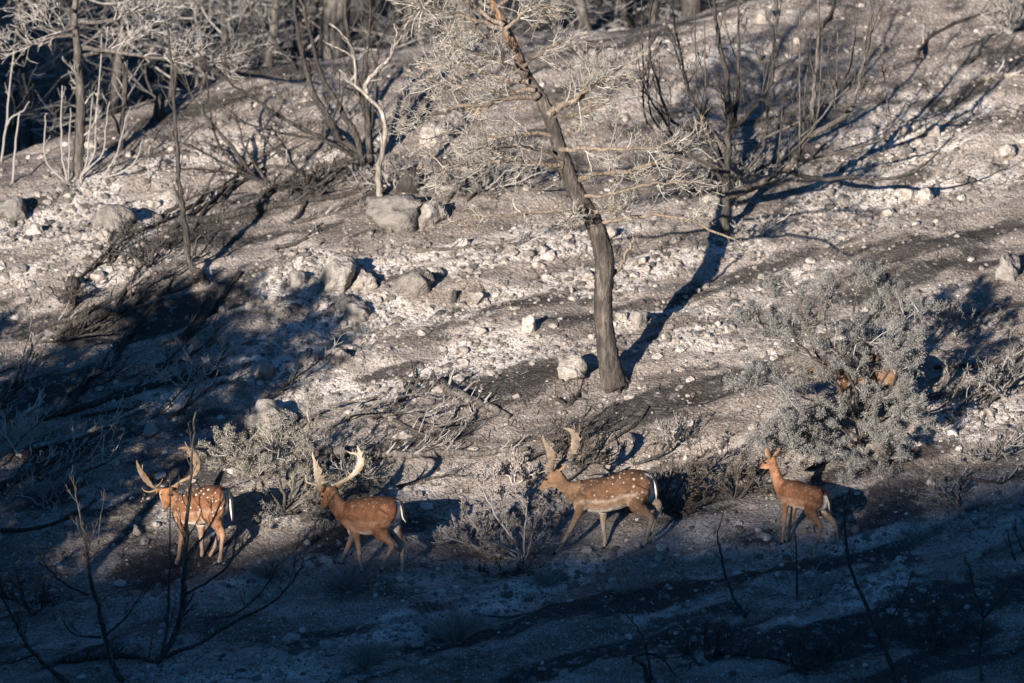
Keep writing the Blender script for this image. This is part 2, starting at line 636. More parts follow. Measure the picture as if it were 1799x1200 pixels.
# ------------------------------------------------------------------ deer: measured poses
# Positions are (x, y) in enlarged crops of the photograph; 'o' and 's' turn them into photo pixels.
# torso / neck / head rows: dorsal x, y, ventral x, y, half width in m, sideways offset in m
DEER = [
    dict(name='fallow_buck', o=(200, 740), s=4.2857, yaw=28, foot=(640, 1045), side=0.16,
         label='bright spotted buck with lowered head and brown antlers behind the thin sapling', antler='antler_brown',
         spots=1.0, stripe=0.25, tint=(1.32, 1.14, 1.02),
         torso=[(882, 575, 862, 665, .05), (862, 520, 835, 705, .115), (815, 484, 775, 735, .155), (745, 474, 715, 765, .175), (670, 482, 660, 778, .185), (605, 505, 610, 778, .18), (550, 532, 555, 772, .165), (505, 562, 505, 760, .135), (478, 585, 472, 735, .10)],
         neck=[(515, 545, 480, 745, .11), (480, 535, 455, 690, .09), (455, 520, 437, 640, .078, .02), (440, 500, 415, 590, .07, .04), (425, 488, 395, 560, .06, .06)],
         head=[(445, 492, 352, 505, .070, .05), (442, 530, 345, 535, .072, .06), (432, 575, 352, 575, .062, .09), (422, 610, 360, 612, .05, .11), (415, 640, 366, 642, .042, .12), (402, 658, 378, 658, .025, .12)],
         legs=[[(520, 640, .085, .10), (515, 760, .062, .11), (512, 850, .036, .11), (500, 930, .027, .11), (487, 1015, .021, .11), (478, 1045, .025, .11), (465, 1082, .018, .11)],
               [(610, 660, .08, -.08), (650, 780, .05, -.10), (655, 850, .034, -.11), (657, 900, .025, -.11), (660, 975, .021, -.11), (660, 995, .024, -.11), (655, 1030, .018, -.11)],
               [(790, 590, .125, .08), (765, 720, .10, .11), (800, 790, .058, .11), (832, 838, .038, .11), (825, 910, .024, .11), (815, 1000, .022, .11), (810, 1025, .025, .11), (795, 1062, .018, .11)],
               [(810, 600, .11, -.09), (755, 730, .08, -.10), (790, 805, .05, -.11), (795, 850, .036, -.11), (765, 935, .023, -.11), (738, 985, .021, -.11), (730, 1000, .024, -.11), (714, 1022, .018, -.11)]],
         antlers=[dict(y=(.05, .34), beam=[(352, 508, 9, 9), (310, 500, 10, 9), (280, 480, 14, 8), (245, 440, 20, 8), (215, 395, 20, 8), (190, 350, 15, 7), (180, 315, 10, 6), (172, 285, 4, 4)],
                       tines=[[(330, 508, 8), (270, 528, 8), (225, 522, 6), (202, 498, 3)], [(300, 495, 8), (345, 465, 6), (368, 425, 3)], [(205, 385, 9), (212, 350, 6), (215, 318, 3)]]),
                  dict(y=(-.03, -.30), beam=[(428, 495, 9, 9), (470, 468, 10, 9), (520, 440, 12, 9), (570, 420, 15, 9), (607, 385, 20, 8), (622, 330, 24, 7), (610, 275, 28, 7), (580, 235, 26, 7), (540, 205, 18, 6), (500, 198, 10, 5), (470, 205, 4, 4)],
                       tines=[[(450, 480, 8), (480, 500, 6), (492, 480, 3)], [(565, 215, 10), (540, 180, 7), (525, 148, 3)], [(600, 250, 9), (590, 200, 6), (580, 175, 3)], [(618, 365, 9), (608, 395, 6), (598, 414, 3)]])],
         ears=[[(350, 512, .1), (325, 520, .12), (318, 540, .13)], [(440, 500, .0), (470, 492, -.04), (490, 478, -.07)]],
         eyes=[(362, 548, .115), (424, 548, .125)], tail=[(868, 515), (893, 580), (898, 650), (905, 742)]),
    dict(name='fallow_buck', o=(500, 760), s=4.2857, yaw=32, foot=(650, 1030), side=0.16,
         label='buck with glowing pale antlers stepping away beside the olive bush', antler='antler_pale',
         spots=0.28, stripe=0.12, tint=(1.36, 1.12, 1.0),
         torso=[(885, 555, 868, 640, .05), (868, 510, 838, 690, .115), (820, 483, 790, 730, .155), (745, 472, 715, 755, .18), (670, 473, 655, 768, .19), (600, 480, 605, 768, .185), (545, 492, 550, 755, .17), (500, 512, 500, 738, .145), (462, 535, 455, 705, .11)],
         neck=[(490, 505, 455, 705, .115), (455, 515, 420, 670, .09), (425, 490, 380, 630, .08), (400, 455, 345, 585, .072), (385, 425, 325, 540, .066), (372, 405, 315, 500, .062)],
         head=[(375, 402, 300, 408, .066), (362, 425, 282, 430, .068), (345, 470, 272, 470, .062), (335, 510, 267, 512, .05), (322, 542, 268, 545, .04), (308, 565, 278, 566, .024)],
         legs=[[(530, 620, .085, .11), (525, 715, .062, .12), (545, 790, .04, .12), (560, 870, .029, .12), (568, 950, .022, .12), (575, 1000, .025, .12), (580, 1045, .018, .12)],
               [(560, 650, .08, -.08), (515, 770, .05, -.10), (480, 845, .036, -.11), (458, 895, .028, -.11), (435, 945, .021, -.11), (425, 965, .024, -.11), (405, 990, .018, -.11)],
               [(780, 590, .13, .08), (720, 715, .105, .12), (775, 790, .06, .12), (815, 842, .038, .12), (785, 910, .024, .12), (750, 975, .022, .12), (742, 990, .025, .12), (736, 1030, .018, .12)],
               [(830, 600, .11, -.09), (830, 710, .085, -.11), (860, 790, .052, -.12), (885, 850, .037, -.12), (890, 920, .023, -.12), (890, 990, .021, -.12), (888, 1010, .025, -.12), (880, 1052, .018, -.12)]],
         antlers=[dict(y=(.06, .30), beam=[(285, 420, 9, 9), (262, 405, 12, 10), (258, 378, 26, 9), (262, 340, 38, 8), (252, 295, 34, 7), (238, 255, 22, 7), (224, 210, 13, 6), (212, 170, 9, 6), (206, 130, 3, 4)],
                       tines=[[(262, 402, 9), (215, 388, 8), (165, 374, 6), (148, 350, 5), (145, 325, 2.5)], [(240, 260, 9), (243, 225, 6), (246, 193, 2.5)], [(265, 310, 9), (276, 285, 6), (281, 262, 2.5)], [(275, 340, 9), (295, 326, 6), (308, 314, 2.5)], [(270, 378, 10), (300, 370, 7), (325, 362, 2.5)]]),
                  dict(y=(-.03, -.28), beam=[(345, 395, 11, 10), (385, 380, 13, 10), (435, 362, 14, 10), (490, 330, 15, 9), (535, 290, 20, 8), (562, 250, 25, 7), (572, 200, 25, 7), (562, 160, 21, 6), (555, 130, 12, 5), (540, 92, 3, 4)],
                       tines=[[(560, 170, 14), (520, 152, 11), (485, 148, 7), (455, 132, 2.5)], [(490, 318, 8), (478, 300, 6), (466, 280, 2.5)], [(572, 180, 10), (580, 155, 6), (584, 135, 2.5)], [(548, 290, 8), (562, 302, 5), (568, 310, 2.5)], [(535, 160, 7), (530, 140, 4), (526, 128, 2)]])],
         ears=[[(372, 415, -.03), (405, 405, -.07), (440, 380, -.11)], [(300, 412, .08), (270, 425, .13), (240, 422, .16)]],
         eyes=[(280, 478, .05)], tail=[(872, 505), (893, 560), (902, 625), (925, 668)]),
    dict(name='fallow_buck', o=(910, 720), s=4.2857, yaw=9, foot=(720, 1050), side=0.15,
         label='striding spotted buck with broad palmate antlers facing the straw-coloured bush', antler='antler',
         spots=0.55, stripe=0.42, tint=(0.95, 0.95, 0.95),
         torso=[(1022, 545, 1002, 600, .04), (1003, 492, 975, 640, .095), (965, 458, 930, 680, .14), (905, 443, 870, 705, .165), (840, 443, 815, 728, .175), (770, 460, 750, 748, .18), (690, 490, 680, 764, .185), (610, 503, 608, 772, .18), (540, 512, 540, 765, .165), (480, 530, 475, 742, .14), (440, 550, 428, 705, .105)],
         neck=[(480, 515, 430, 715, .115), (430, 535, 395, 675, .09), (385, 530, 350, 640, .077), (352, 498, 315, 612, .07), (328, 462, 288, 590, .064), (308, 445, 265, 576, .06)],
         head=[(312, 442, 268, 574, .058), (275, 440, 248, 582, .062), (240, 458, 225, 592, .058), (212, 490, 205, 600, .047), (188, 525, 188, 604, .038), (168, 558, 172, 606, .033), (152, 580, 160, 606, .022)],
         legs=[[(500, 640, .085, .10), (470, 735, .062, .12), (430, 820, .04, .12), (380, 920, .030, .12), (330, 1000, .023, .12), (310, 1035, .026, .12), (276, 1078, .018, .12)],
               [(590, 650, .08, -.08), (640, 770, .05, -.11), (642, 830, .036, -.11), (645, 890, .028, -.11), (655, 965, .022, -.11), (657, 990, .025, -.11), (645, 1040, .018, -.11)],
               [(930, 580, .125, .08), (890, 700, .105, .12), (955, 765, .062, .12), (1003, 812, .040, .12), (990, 880, .025, .12), (968, 965, .023, .12), (960, 985, .026, .12), (940, 1025, .018, .12)],
               [(950, 570, .11, -.06), (985, 655, .085, -.10), (1030, 685, .06, -.11), (1060, 715, .042, -.11), (1042, 790, .028, -.11), (1022, 860, .022, -.11), (1018, 880, .024, -.11), (1008, 925, .018, -.11)]],
         antlers=[dict(y=(.05, .26), beam=[(262, 455, 9, 9), (250, 432, 13, 10), (245, 395, 22, 9), (248, 350, 30, 8), (238, 305, 28, 7), (215, 262, 20, 7), (195, 225, 14, 6), (180, 178, 4, 4)],
                       tines=[[(235, 425, 12), (205, 412, 9), (178, 398, 6), (168, 352, 2.5)], [(255, 370, 9), (290, 362, 6), (322, 368, 2.5)], [(255, 330, 8), (275, 310, 5), (285, 328, 2.5)], [(205, 245, 9), (182, 225, 6), (165, 185, 2.5)], [(240, 300, 9), (252, 275, 5), (256, 250, 2.5)]]),
                  dict(y=(-.03, -.28), beam=[(280, 445, 10, 9), (300, 410, 12, 9), (340, 375, 15, 9), (385, 335, 20, 8), (418, 290, 27, 7), (434, 235, 32, 7), (425, 185, 28, 7), (400, 155, 18, 6), (370, 140, 11, 5), (335, 128, 3, 4)],
                       tines=[[(265, 460, 9), (215, 458, 7), (180, 462, 6), (150, 478, 2.5)], [(440, 200, 11), (462, 160, 7), (462, 95, 2.5)], [(450, 240, 10), (475, 210, 6), (485, 185, 2.5)], [(410, 325, 9), (440, 322, 6), (456, 314, 2.5)], [(425, 165, 10), (425, 125, 6), (415, 92, 2.5)]])],
         ears=[[(300, 455, .07), (335, 425, .12), (362, 392, .13)], [(290, 450, -.05), (310, 430, -.1), (330, 425, -.12)]],
         eyes=[(205, 518, .052)], tail=[(990, 470), (1025, 530), (1042, 600), (1045, 672)]),
    dict(name='fallow_doe', o=(1300, 760), s=5.4545, yaw=38, foot=(640, 1120), side=0.13,
         label='slender antlerless doe looking away below the grey juniper', antler=None,
         spots=0.22, stripe=0.22, tint=(1.22, 1.02, 0.92),
         torso=[(848, 640, 828, 715, .04), (832, 590, 800, 735, .085), (795, 545, 765, 745, .115), (735, 510, 715, 745, .13), (670, 492, 660, 735, .138), (600, 476, 600, 722, .138), (535, 458, 540, 712, .132), (480, 450, 480, 700, .12), (435, 452, 430, 668, .10), (405, 465, 392, 620, .075)],
         neck=[(455, 440, 392, 640, .085), (420, 440, 362, 585, .068), (395, 400, 335, 510, .055), (372, 345, 315, 435, .048), (352, 285, 300, 372, .044), (338, 235, 290, 335, .044)],
         head=[(335, 218, 288, 338, .047), (300, 226, 275, 346, .05), (265, 250, 255, 348, .045), (240, 278, 238, 346, .035), (222, 300, 224, 345, .029), (207, 320, 212, 343, .018)],
         legs=[[(455, 570, .062, .08), (435, 670, .046, .09), (430, 770, .031, .09), (422, 865, .024, .09), (415, 960, .018, .09), (408, 1015, .021, .09), (402, 1062, .015, .09)],
               [(510, 600, .058, -.06), (525, 715, .038, -.08), (505, 810, .028, -.085), (488, 900, .022, -.085), (478, 980, .017, -.085), (468, 1010, .020, -.085), (448, 1050, .015, -.085)],
               [(720, 610, .10, .06), (670, 735, .08, .09), (725, 830, .044, .09), (765, 895, .030, .09), (748, 980, .020, .09), (722, 1080, .018, .09), (710, 1110, .021, .09), (690, 1162, .015, .09)],
               [(775, 620, .085, -.07), (800, 745, .06, -.09), (860, 815, .038, -.09), (905, 865, .030, -.09), (925, 960, .019, -.09), (933, 1060, .018, -.09), (932, 1085, .021, -.09), (920, 1130, .015, -.09)]],
         antlers=[], ears=[[(292, 240, .05), (268, 190, .08), (256, 140, .09)], [(330, 225, -.04), (362, 200, -.09), (392, 165, -.12)]],
         eyes=[(252, 285, .045)], tail=[(818, 590), (845, 640), (855, 690), (850, 745)]),
    dict(name='fallow_deer', o=(1280, 460), s=3.0, yaw=6, foot=(760, 800), side=0.15,
         label='brown deer half hidden behind the grey juniper with its head low', antler=None,
         spots=0.15, stripe=0.1, tint=(0.85, 0.82, 0.8),  # coat tinted darker to stand in for the juniper's shade
         torso=[(905, 545, 890, 600, .04), (890, 500, 868, 640, .10), (850, 468, 830, 650, .15), (790, 462, 780, 655, .17), (730, 472, 725, 658, .175), (670, 482, 670, 655, .17), (620, 492, 622, 645, .15), (585, 510, 585, 630, .11)],
         neck=[(620, 500, 590, 640, .11), (575, 515, 560, 628, .085), (535, 532, 530, 622, .072), (500, 540, 495, 620, .064), (470, 545, 462, 622, .06)],
         head=[(475, 542, 462, 622, .056), (450, 545, 440, 632, .058), (425, 558, 422, 640, .05), (405, 582, 412, 648, .04), (395, 612, 408, 655, .03), (392, 640, 402, 660, .02)],
         legs=[[(625, 580, .075, .10), (600, 650, .056, .11), (575, 690, .034, .11), (585, 725, .026, .11), (600, 760, .020, .11), (606, 775, .023, .11), (615, 797, .017, .11)],
               [(650, 590, .07, -.08), (660, 660, .045, -.1), (655, 700, .032, -.1), (655, 735, .025, -.1), (660, 770, .020, -.1), (660, 780, .022, -.1), (655, 800, .017, -.1)],
               [(860, 560, .11, .08), (870, 635, .085, .11), (905, 670, .05, .11), (930, 695, .034, .11), (935, 735, .022, .11), (937, 775, .020, .11), (936, 782, .023, .11), (932, 805, .017, .11)],
               [(830, 560, .1, -.08), (800, 640, .07, -.1), (800, 690, .042, -.1), (795, 725, .032, -.1), (770, 760, .021, -.1), (752, 785, .020, -.1), (748, 792, .022, -.1), (736, 806, .017, -.1)]],
         antlers=[], ears=[[(470, 548, .06), (490, 530, .10), (505, 512, .12)], [(465, 548, -.06), (478, 530, -.1), (488, 512, -.12)]],
         eyes=[(430, 578, .05)], tail=[(890, 500), (908, 540), (910, 580), (908, 610)]),
]


class Pose:
    """turns crop positions into metres round the deer's standing point"""

    def __init__(self, D):
        self.D = D
        self.psi = math.radians(D['yaw'])
        self.fx = D['o'][0] + D['foot'][0] / D['s']
        self.fy = D['o'][1] + D['foot'][1] / D['s']
        self.A = ground_at(self.fx, self.fy)
        self.m = mpp_at(self.A[1])
        self.F = np.array([-math.cos(self.psi), math.sin(self.psi), 0])
        self.L = np.array([-math.sin(self.psi), -math.cos(self.psi), 0])

    def p(self, x, y, lat=0.0):
        u = (self.D['o'][0] + x / self.D['s'] - self.fx) * self.m
        v = (self.fy - self.D['o'][1] - y / self.D['s']) * self.m
        X = -(u + lat * math.sin(self.psi)) / math.cos(self.psi)
        dep = X * math.sin(self.psi) - lat * math.cos(self.psi)
        Z = (v - dep * math.sin(PITCH)) / math.cos(PITCH)
        return self.F * X + self.L * lat + UP * Z


POSES = [Pose(D) for D in DEER]
_h = []
for D, P in zip(DEER, POSES):
    for i, lg in enumerate(D['legs']):
        if D is DEER[2] and i == 3:
            continue                       # this hind foot is lifted
        q = P.p(lg[-1][0], lg[-1][1], lg[-1][3]) + P.A
        _h.append((q[0], q[1], q[2] - 0.012 - Hs(q[0], q[1])))
HOOF.extend(_h)
print('hoof corrections', [round(h[2], 3) for h in _h])

# ------------------------------------------------------------------ the ground, one sheet
def axis(lo, hi, step, far_lo, far_hi):
    mid = np.arange(lo, hi + 1e-6, step)
    def ext(start, end):
        out = []
        x, s = start, step
        sg = 1 if end > start else -1
        while (end - x) * sg > 0:
            s = min(s * 1.16, 30)
            x += sg * s
            out.append(x)
        return np.array(out)
    return np.concatenate([ext(lo, far_lo)[::-1], mid, ext(hi, far_hi)])


def build_ground():
    xs = axis(-7.2, 7.6, 0.045, -420, 420)
    ys = axis(-3.4, 14.5, 0.05, -420, 600)
    # a few extra rows so that the skyline behind the camera is crisp
    ys = np.unique(np.concatenate([ys, np.arange(-66, -62, 0.25)]))
    xs = np.unique(np.concatenate([xs, np.arange(-48, -18, 0.4)]))
    X, Y = np.meshgrid(xs, ys)
    Z = H(X, Y)
    V = np.stack([X, Y, Z], -1).reshape(-1, 3)
    nx, ny = len(xs), len(ys)
    i = np.arange(ny - 1)[:, None] * nx
    j = np.arange(nx - 1)[None, :]
    q = np.stack([i + j, i + j + 1, i + nx + j + 1, i + nx + j], -1).reshape(-1, 4)
    me = bpy.data.meshes.new('ground')
    set_mesh(me, V, q, np.zeros((0, 3), np.int32), True)
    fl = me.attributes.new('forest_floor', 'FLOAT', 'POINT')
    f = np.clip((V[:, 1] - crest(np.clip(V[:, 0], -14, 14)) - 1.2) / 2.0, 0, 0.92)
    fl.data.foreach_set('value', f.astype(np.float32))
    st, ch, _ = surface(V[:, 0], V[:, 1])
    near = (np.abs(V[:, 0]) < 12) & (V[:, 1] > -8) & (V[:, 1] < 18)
    for nm, val in (('stony', np.where(near, np.clip(st, 0, 1), .2)), ('charred', np.where(near, ch, .3))):  # the dark value holds both char and painted shade
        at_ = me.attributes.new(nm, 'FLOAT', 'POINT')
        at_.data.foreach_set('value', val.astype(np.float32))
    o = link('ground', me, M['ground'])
    tag(o, 'burnt stony hillside of ash, brown soil and pale stones', 'hillside', kind='structure')
    return o


build_ground()

# ------------------------------------------------------------------ plant growing tools
def rot_about(v, axis, a):
    axis = nrm(axis)
    return v * math.cos(a) + np.cross(axis, v) * math.sin(a) + axis * (axis @ v) * (1 - math.cos(a))


def perp_dir(t, ang, rng):
    r = rng.normal(0, 1, 3)
    ax = np.cross(t, r)
    return rot_about(t, ax, ang)


SEEDS = {}


def grow(mbs, p, d, L, r, lvl, P, rng):
    """plant one branch; grown together with all others of its kind by flush()"""
    key = (tuple(id(m) for m in mbs), id(P), lvl)
    if key not in SEEDS:
        SEEDS[key] = (mbs, P, lvl, [])
    SEEDS[key][3].append([*p, *nrm(d), L, r])


def unit(a):
    return a / (np.linalg.norm(a, axis=-1, keepdims=True) + 1e-12)


def tubes(mb, pts, rad, k):
    """many tubes of the same make: pts (N,m,3), rad (N,m)"""
    N, m, _ = pts.shape
    tan = np.empty_like(pts)
    tan[:, 1:-1] = pts[:, 2:] - pts[:, :-2]
    tan[:, 0] = pts[:, 1] - pts[:, 0]
    tan[:, -1] = pts[:, -1] - pts[:, -2]
    tan = unit(tan)
    ax = unit(pts[:, -1] - pts[:, 0])
    ref = np.where(np.abs(ax[:, :1]) < 0.75, np.array([[1.0, .13, .07]]), np.array([[.05, 1.0, .12]]))[:, None, :]
    a = unit(ref - tan * (tan * ref).sum(-1, keepdims=True))
    b = np.cross(tan, a)
    th = RING[k]
    v = pts[:, :, None, :] + rad[:, :, None, None] * (a[:, :, None, :] * th[None, None, :, 0, None] + b[:, :, None, :] * th[None, None, :, 1, None])
    q = quad_idx(m, k)
    Q = (q[None] + (np.arange(N) * m * k)[:, None, None]).reshape(-1, 4)
    mb.add(v.reshape(-1, 3), quads=Q)


def grow_batch(mbs, P, lvl, S, rng):
    n = P['seg'][lvl]
    N = len(S)
    p, d, L, r = S[:, :3], S[:, 3:6], S[:, 6], S[:, 7]
    tr, wb = P['trop'][lvl], P['wob'][lvl]
    pts = np.empty((N, n + 1, 3))
    pts[:, 0] = p
    for i in range(n):
        d = unit(d + UP[None] * tr + rng.normal(0, wb, (N, 3)))
        pts[:, i + 1] = pts[:, i] + d * (L / n)[:, None]
    rad = r[:, None] * np.linspace(1, P['tip'][lvl], n + 1)[None]
    tubes(mbs[min(lvl, len(mbs) - 1)], pts, rad, P['k'][lvl])
    if P.get('ends') is not None and lvl >= P['endlvl']:
        P['ends'].append((pts, d))
    if lvl >= len(P['nch']):
        return
    c = np.floor(P['nch'][lvl] * rng.uniform(0.75, 1.25, N) + rng.random(N)).astype(int)
    idx = np.repeat(np.arange(N), c)
    if not len(idx):
        return
    K = len(idx)
    t = P['start'][lvl] + (1 - P['start'][lvl]) * rng.random(K)
    f = t * n
    i = np.minimum(f.astype(int), n - 1)
    f = (f - i)[:, None]
    a, b = pts[idx, i], pts[idx, i + 1]
    q = a + (b - a) * f
    tan = unit(b - a)
    axis = unit(np.cross(tan, rng.normal(0, 1, (K, 3))))
    ang = (P['ang'][lvl] * rng.uniform(0.6, 1.3, K))[:, None]
    dd = tan * np.cos(ang) + np.cross(axis, tan) * np.sin(ang)
    l2 = L[idx] * P['lr'][lvl] * rng.uniform(0.55, 1.2, K) * (1.15 - 0.5 * t)
    rr = np.maximum(rad[idx, i] * P['rr'][lvl], P['rmin'])
    grow_batch(mbs, P, lvl + 1, np.concatenate([q, dd, l2[:, None], rr[:, None]], 1), rng)


def flush(seed=1):
    rng = np.random.default_rng(seed)
    for mbs, P, lvl, rows in SEEDS.values():
        grow_batch(mbs, P, lvl, np.array(rows), rng)
    SEEDS.clear()


TWIGGY = dict(seg=[5, 4, 3, 3], trop=[0.02, 0.10, 0.12, 0.1], wob=[0.10, 0.16, 0.22, 0.22], tip=[0.45, 0.5, 0.6, 0.6], k=[5, 4, 3, 3],
              nch=[9, 7, 4], start=[0.25, 0.15, 0.1], ang=[0.9, 0.8, 0.7], lr=[0.45, 0.5, 0.55], rr=[0.6, 0.65, 0.8], rmin=0.0042)
WISPY = dict(seg=[7, 6, 5, 4], trop=[0.03, 0.05, 0.06, 0.05], wob=[0.10, 0.13, 0.16, 0.18], tip=[0.4, 0.45, 0.5, 0.6], k=[5, 4, 3, 3],
             nch=[5, 3, 1.5], start=[0.15, 0.12, 0.1], ang=[0.7, 0.7, 0.65], lr=[0.68, 0.68, 0.68], rr=[0.5, 0.55, 0.7], rmin=0.0036)
SPARSE = dict(seg=[6, 4, 3], trop=[0.05, 0.16, 0.12], wob=[0.06, 0.10, 0.15], tip=[0.35, 0.4, 0.5], k=[5, 4, 3],
              nch=[6, 3], start=[0.25, 0.2], ang=[0.75, 0.7], lr=[0.32, 0.4], rr=[0.5, 0.6], rmin=0.0045)
GNARLED = dict(seg=[6, 5, 4, 3], trop=[0.03, 0.06, 0.08, 0.08], wob=[0.16, 0.25, 0.3, 0.3], tip=[0.45, 0.45, 0.5, 0.5], k=[6, 5, 4, 3],
               nch=[6, 5, 4], start=[0.2, 0.2, 0.15], ang=[0.9, 0.9, 0.8], lr=[0.55, 0.55, 0.5], rr=[0.6, 0.6, 0.65], rmin=0.0045)


def traced(base, px, rpx, dy=0.0, m=4, dy0=0.0):
    """a stem measured in photo pixels, standing at the depth of its base and leaning dy metres in depth towards its tip"""
    y0 = base[1]
    s = np.linspace(0, 1, len(px))
    rows = []
    for (a, b), t, r in zip(px, s, rpx if hasattr(rpx, '__len__') else np.linspace(rpx, rpx * 0.35, len(px))):
        yy = y0 + dy0 + (dy - dy0) * t
        q = at(a, b, yy)
        rows.append([*q, r * mpp_at(yy)])
    R = spline(rows, m)
    return R[:, :3], np.maximum(R[:, 3], 0.003)


def hash_text(s):
    h = 7
    for ch in s:
        h = (h * 31 + ord(ch)) % 1000003
    return h


def finish(name, base, label, cat, group, parts):
    """parts: (name, MB, material[, label])"""
    flush(abs(hash_text(label)))
    root = empty(name, base)
    tag(root, label, cat, group)
    for pt in parts:
        if pt[1].n:
            o = link(pt[0], pt[1].mesh(pt[0], base), pt[2], root)
            if pt[0] in ('crown', 'foliage', 'twigs', 'grass'):
                o['kind'] = 'stuff'
    return root

# ------------------------------------------------------------------ deer
def loft(mb, rows, k=20, m=4):
    """closed body from rows (centre 3, up half-axis 3, side half-axis 3)"""
    R = spline(rows, m)
    th = np.arange(k) * 2 * np.pi / k
    c, s = np.cos(th), np.sin(th)
    # a little squarer than an ellipse
    e = 0.88
    c2, s2 = np.sign(c) * np.abs(c) ** e, np.sign(s) * np.abs(s) ** e
    v = R[:, None, :3] + R[:, None, 3:6] * c2[None, :, None] + R[:, None, 6:9] * s2[None, :, None]
    n = len(R)
    base = mb.n
    mb.add(v.reshape(-1, 3), quads=quad_idx(n, k))
    for row, flip in ((0, True), (n - 1, False)):
        ci = mb.n
        mb.v.append(np.array([R[row, :3]]))
        mb.n += 1
        ids = base + row * k + np.arange(k)
        nx = base + row * k + (np.arange(k) + 1) % k
        tri = np.stack([np.full(k, ci), nx, ids], 1) if flip else np.stack([np.full(k, ci), ids, nx], 1)
        mb.t.append(tri.astype(np.int32))
    return R


def build_deer(D, P):
    A = P.A
    root = empty(D['name'], A)
    tag(root, D['label'], 'deer', 'fallow deer crossing the slope')
    mb = MB()
    segs = []          # (kind, centre, half up axis, side radius, s)

    def rows_of(lst):
        rows = []
        for r in lst:
            lat = r[5] if len(r) > 5 else 0.0
            T, B = P.p(r[0], r[1], lat), P.p(r[2], r[3], lat)
            rows.append([*((T + B) / 2), *((T - B) / 2), *(P.L * r[4])])
        return rows
    for kind in ('torso', 'neck', 'head'):
        R = loft(mb, rows_of(D[kind]), 22, 4)
        segs.append((kind, R[:, :3], R[:, 3:6], np.linalg.norm(R[:, 6:9], axis=1)))
    for li, lg in enumerate(D['legs']):
        rows = []
        for (x, y, r, lat) in lg:
            rows.append([*P.p(x, y, lat), r])
        Q = spline(rows, 4)
        # upper leg flattened sideways like a real thigh or shoulder
        mb.tube(Q[:, :3], Q[:, 3], 12, cap=True)
        segs.append(('hind' if li > 1 else 'fore', Q[:, :3], None, Q[:, 3], li))
    sc = D['torso'][4][4] / 0.185
    for sgn in (-1, 1):
        # shoulder blade and haunch
        for (leg, up, hw) in ((D['legs'][0 if sgn > 0 else 1], 0.17, 0.105), (D['legs'][2 if sgn > 0 else 3], 0.21, 0.13)):
            a, b = P.p(*leg[0][:2], sgn * hw * sc * 0.85), P.p(*leg[1][:2], leg[1][3])
            ax = nrm(a - b)
            c = a * 0.75 + b * 0.25
            rr = [[*(c + ax * up * sc * t), *(P.F * w_ * sc), *(P.L * w_ * 0.52 * sc)] for t, w_ in ((-1, .02), (-.8, .075), (-.4, .11), (0, .12), (.4, .105), (.75, .07), (.95, .02))]
            if leg is not D['legs'][3]:
                loft(mb, rr, 14, 2)
    tmp_me = mb.mesh('tmp')
    tmp = bpy.data.objects.new('tmp', tmp_me)
    COL.objects.link(tmp)
    md = tmp.modifiers.new('r', 'REMESH')
    md.mode = 'VOXEL'
    md.voxel_size = 0.0085
    sm = tmp.modifiers.new('s', 'SMOOTH')
    sm.factor = 0.5
    sm.iterations = 5
    dg = bpy.context.evaluated_depsgraph_get()
    me = bpy.data.meshes.new_from_object(tmp.evaluated_get(dg))
    bpy.data.objects.remove(tmp)
    bpy.data.meshes.remove(tmp_me)
    me.name = 'body'
    me.materials.clear()
    me.polygons.foreach_set('use_smooth', np.ones(len(me.polygons), bool))
    n = len(me.vertices)
    V = np.empty(n * 3, np.float32)
    me.vertices.foreach_get('co', V)
    V = V.reshape(-1, 3).astype(float)
    N = np.empty(n * 3, np.float32)
    me.vertices.foreach_get('normal', N)
    N = N.reshape(-1, 3).astype(float)
    # hair and muscle: small swellings of the surface
    lt = V @ P.L
    dsp = 0.010 * fbm(V[:, 0] * 7 + 3, V[:, 2] * 7 + lt * 5, 41, 2) + 0.0055 * fbm(V[:, 0] * 26, V[:, 2] * 26 + lt * 19, 43, 2)
    V = V + N * (dsp * np.clip((V[:, 2] - 0.25) / 0.3, 0.15, 1))[:, None]
    me.vertices.foreach_set('co', V.astype(np.float32).ravel())
    me.update()
    # coat: which part is each point on, how far along it, how high on it
    best = np.full(n, 1e9)
    kind = np.zeros(n, int)
    S = np.zeros(n)
    T = np.zeros(n)
    SIDE = np.zeros(n)
    KN = {'torso': 0, 'neck': 1, 'head': 2, 'fore': 3, 'hind': 4}
    for sg in segs:
        C = sg[1]
        rad = np.linalg.norm(sg[2], axis=1) * 0.5 + sg[3] * 0.5 if sg[2] is not None else sg[3]
        d = np.linalg.norm(V[:, None, :] - C[None], axis=2) / rad[None]
        if sg[0] in ('fore', 'hind'):
            ns = len(C)
            pen = np.where(np.arange(ns) < ns * 0.22, 1.25, 1.0)   # the root of the leg belongs to the trunk
            d = d * pen[None]
        i = d.argmin(1)
        dm = d[np.arange(n), i]
        u = dm < best
        best[u] = dm[u]
        kind[u] = KN[sg[0]]
        S[u] = i[u] / (len(C) - 1)
        if sg[2] is not None:
            h = sg[2][i[u]]
            T[u] = ((V[u] - C[i[u]]) * h).sum(1) / (h * h).sum(1)
        else:
            SIDE[u] = 1 if sg[4] in (0, 2) else -1
    lat = V @ P.L
    nl = N @ P.L
    nb = -(N @ P.F)
    jit = 0.16 * fbm(V[:, 0] * 9 + 31, V[:, 2] * 9 + lat * 7, 5, 3)
    buck = D['antler'] is not None

    def C_(*c):
        return np.array(c, float)
    ruf = C_(.142, .074, .040)
    dark = C_(.055, .030, .018)
    tan = C_(.29, .18, .108)
    white = C_(.66, .60, .51)
    col = np.tile(ruf, (n, 1))
    spot = np.zeros(n)

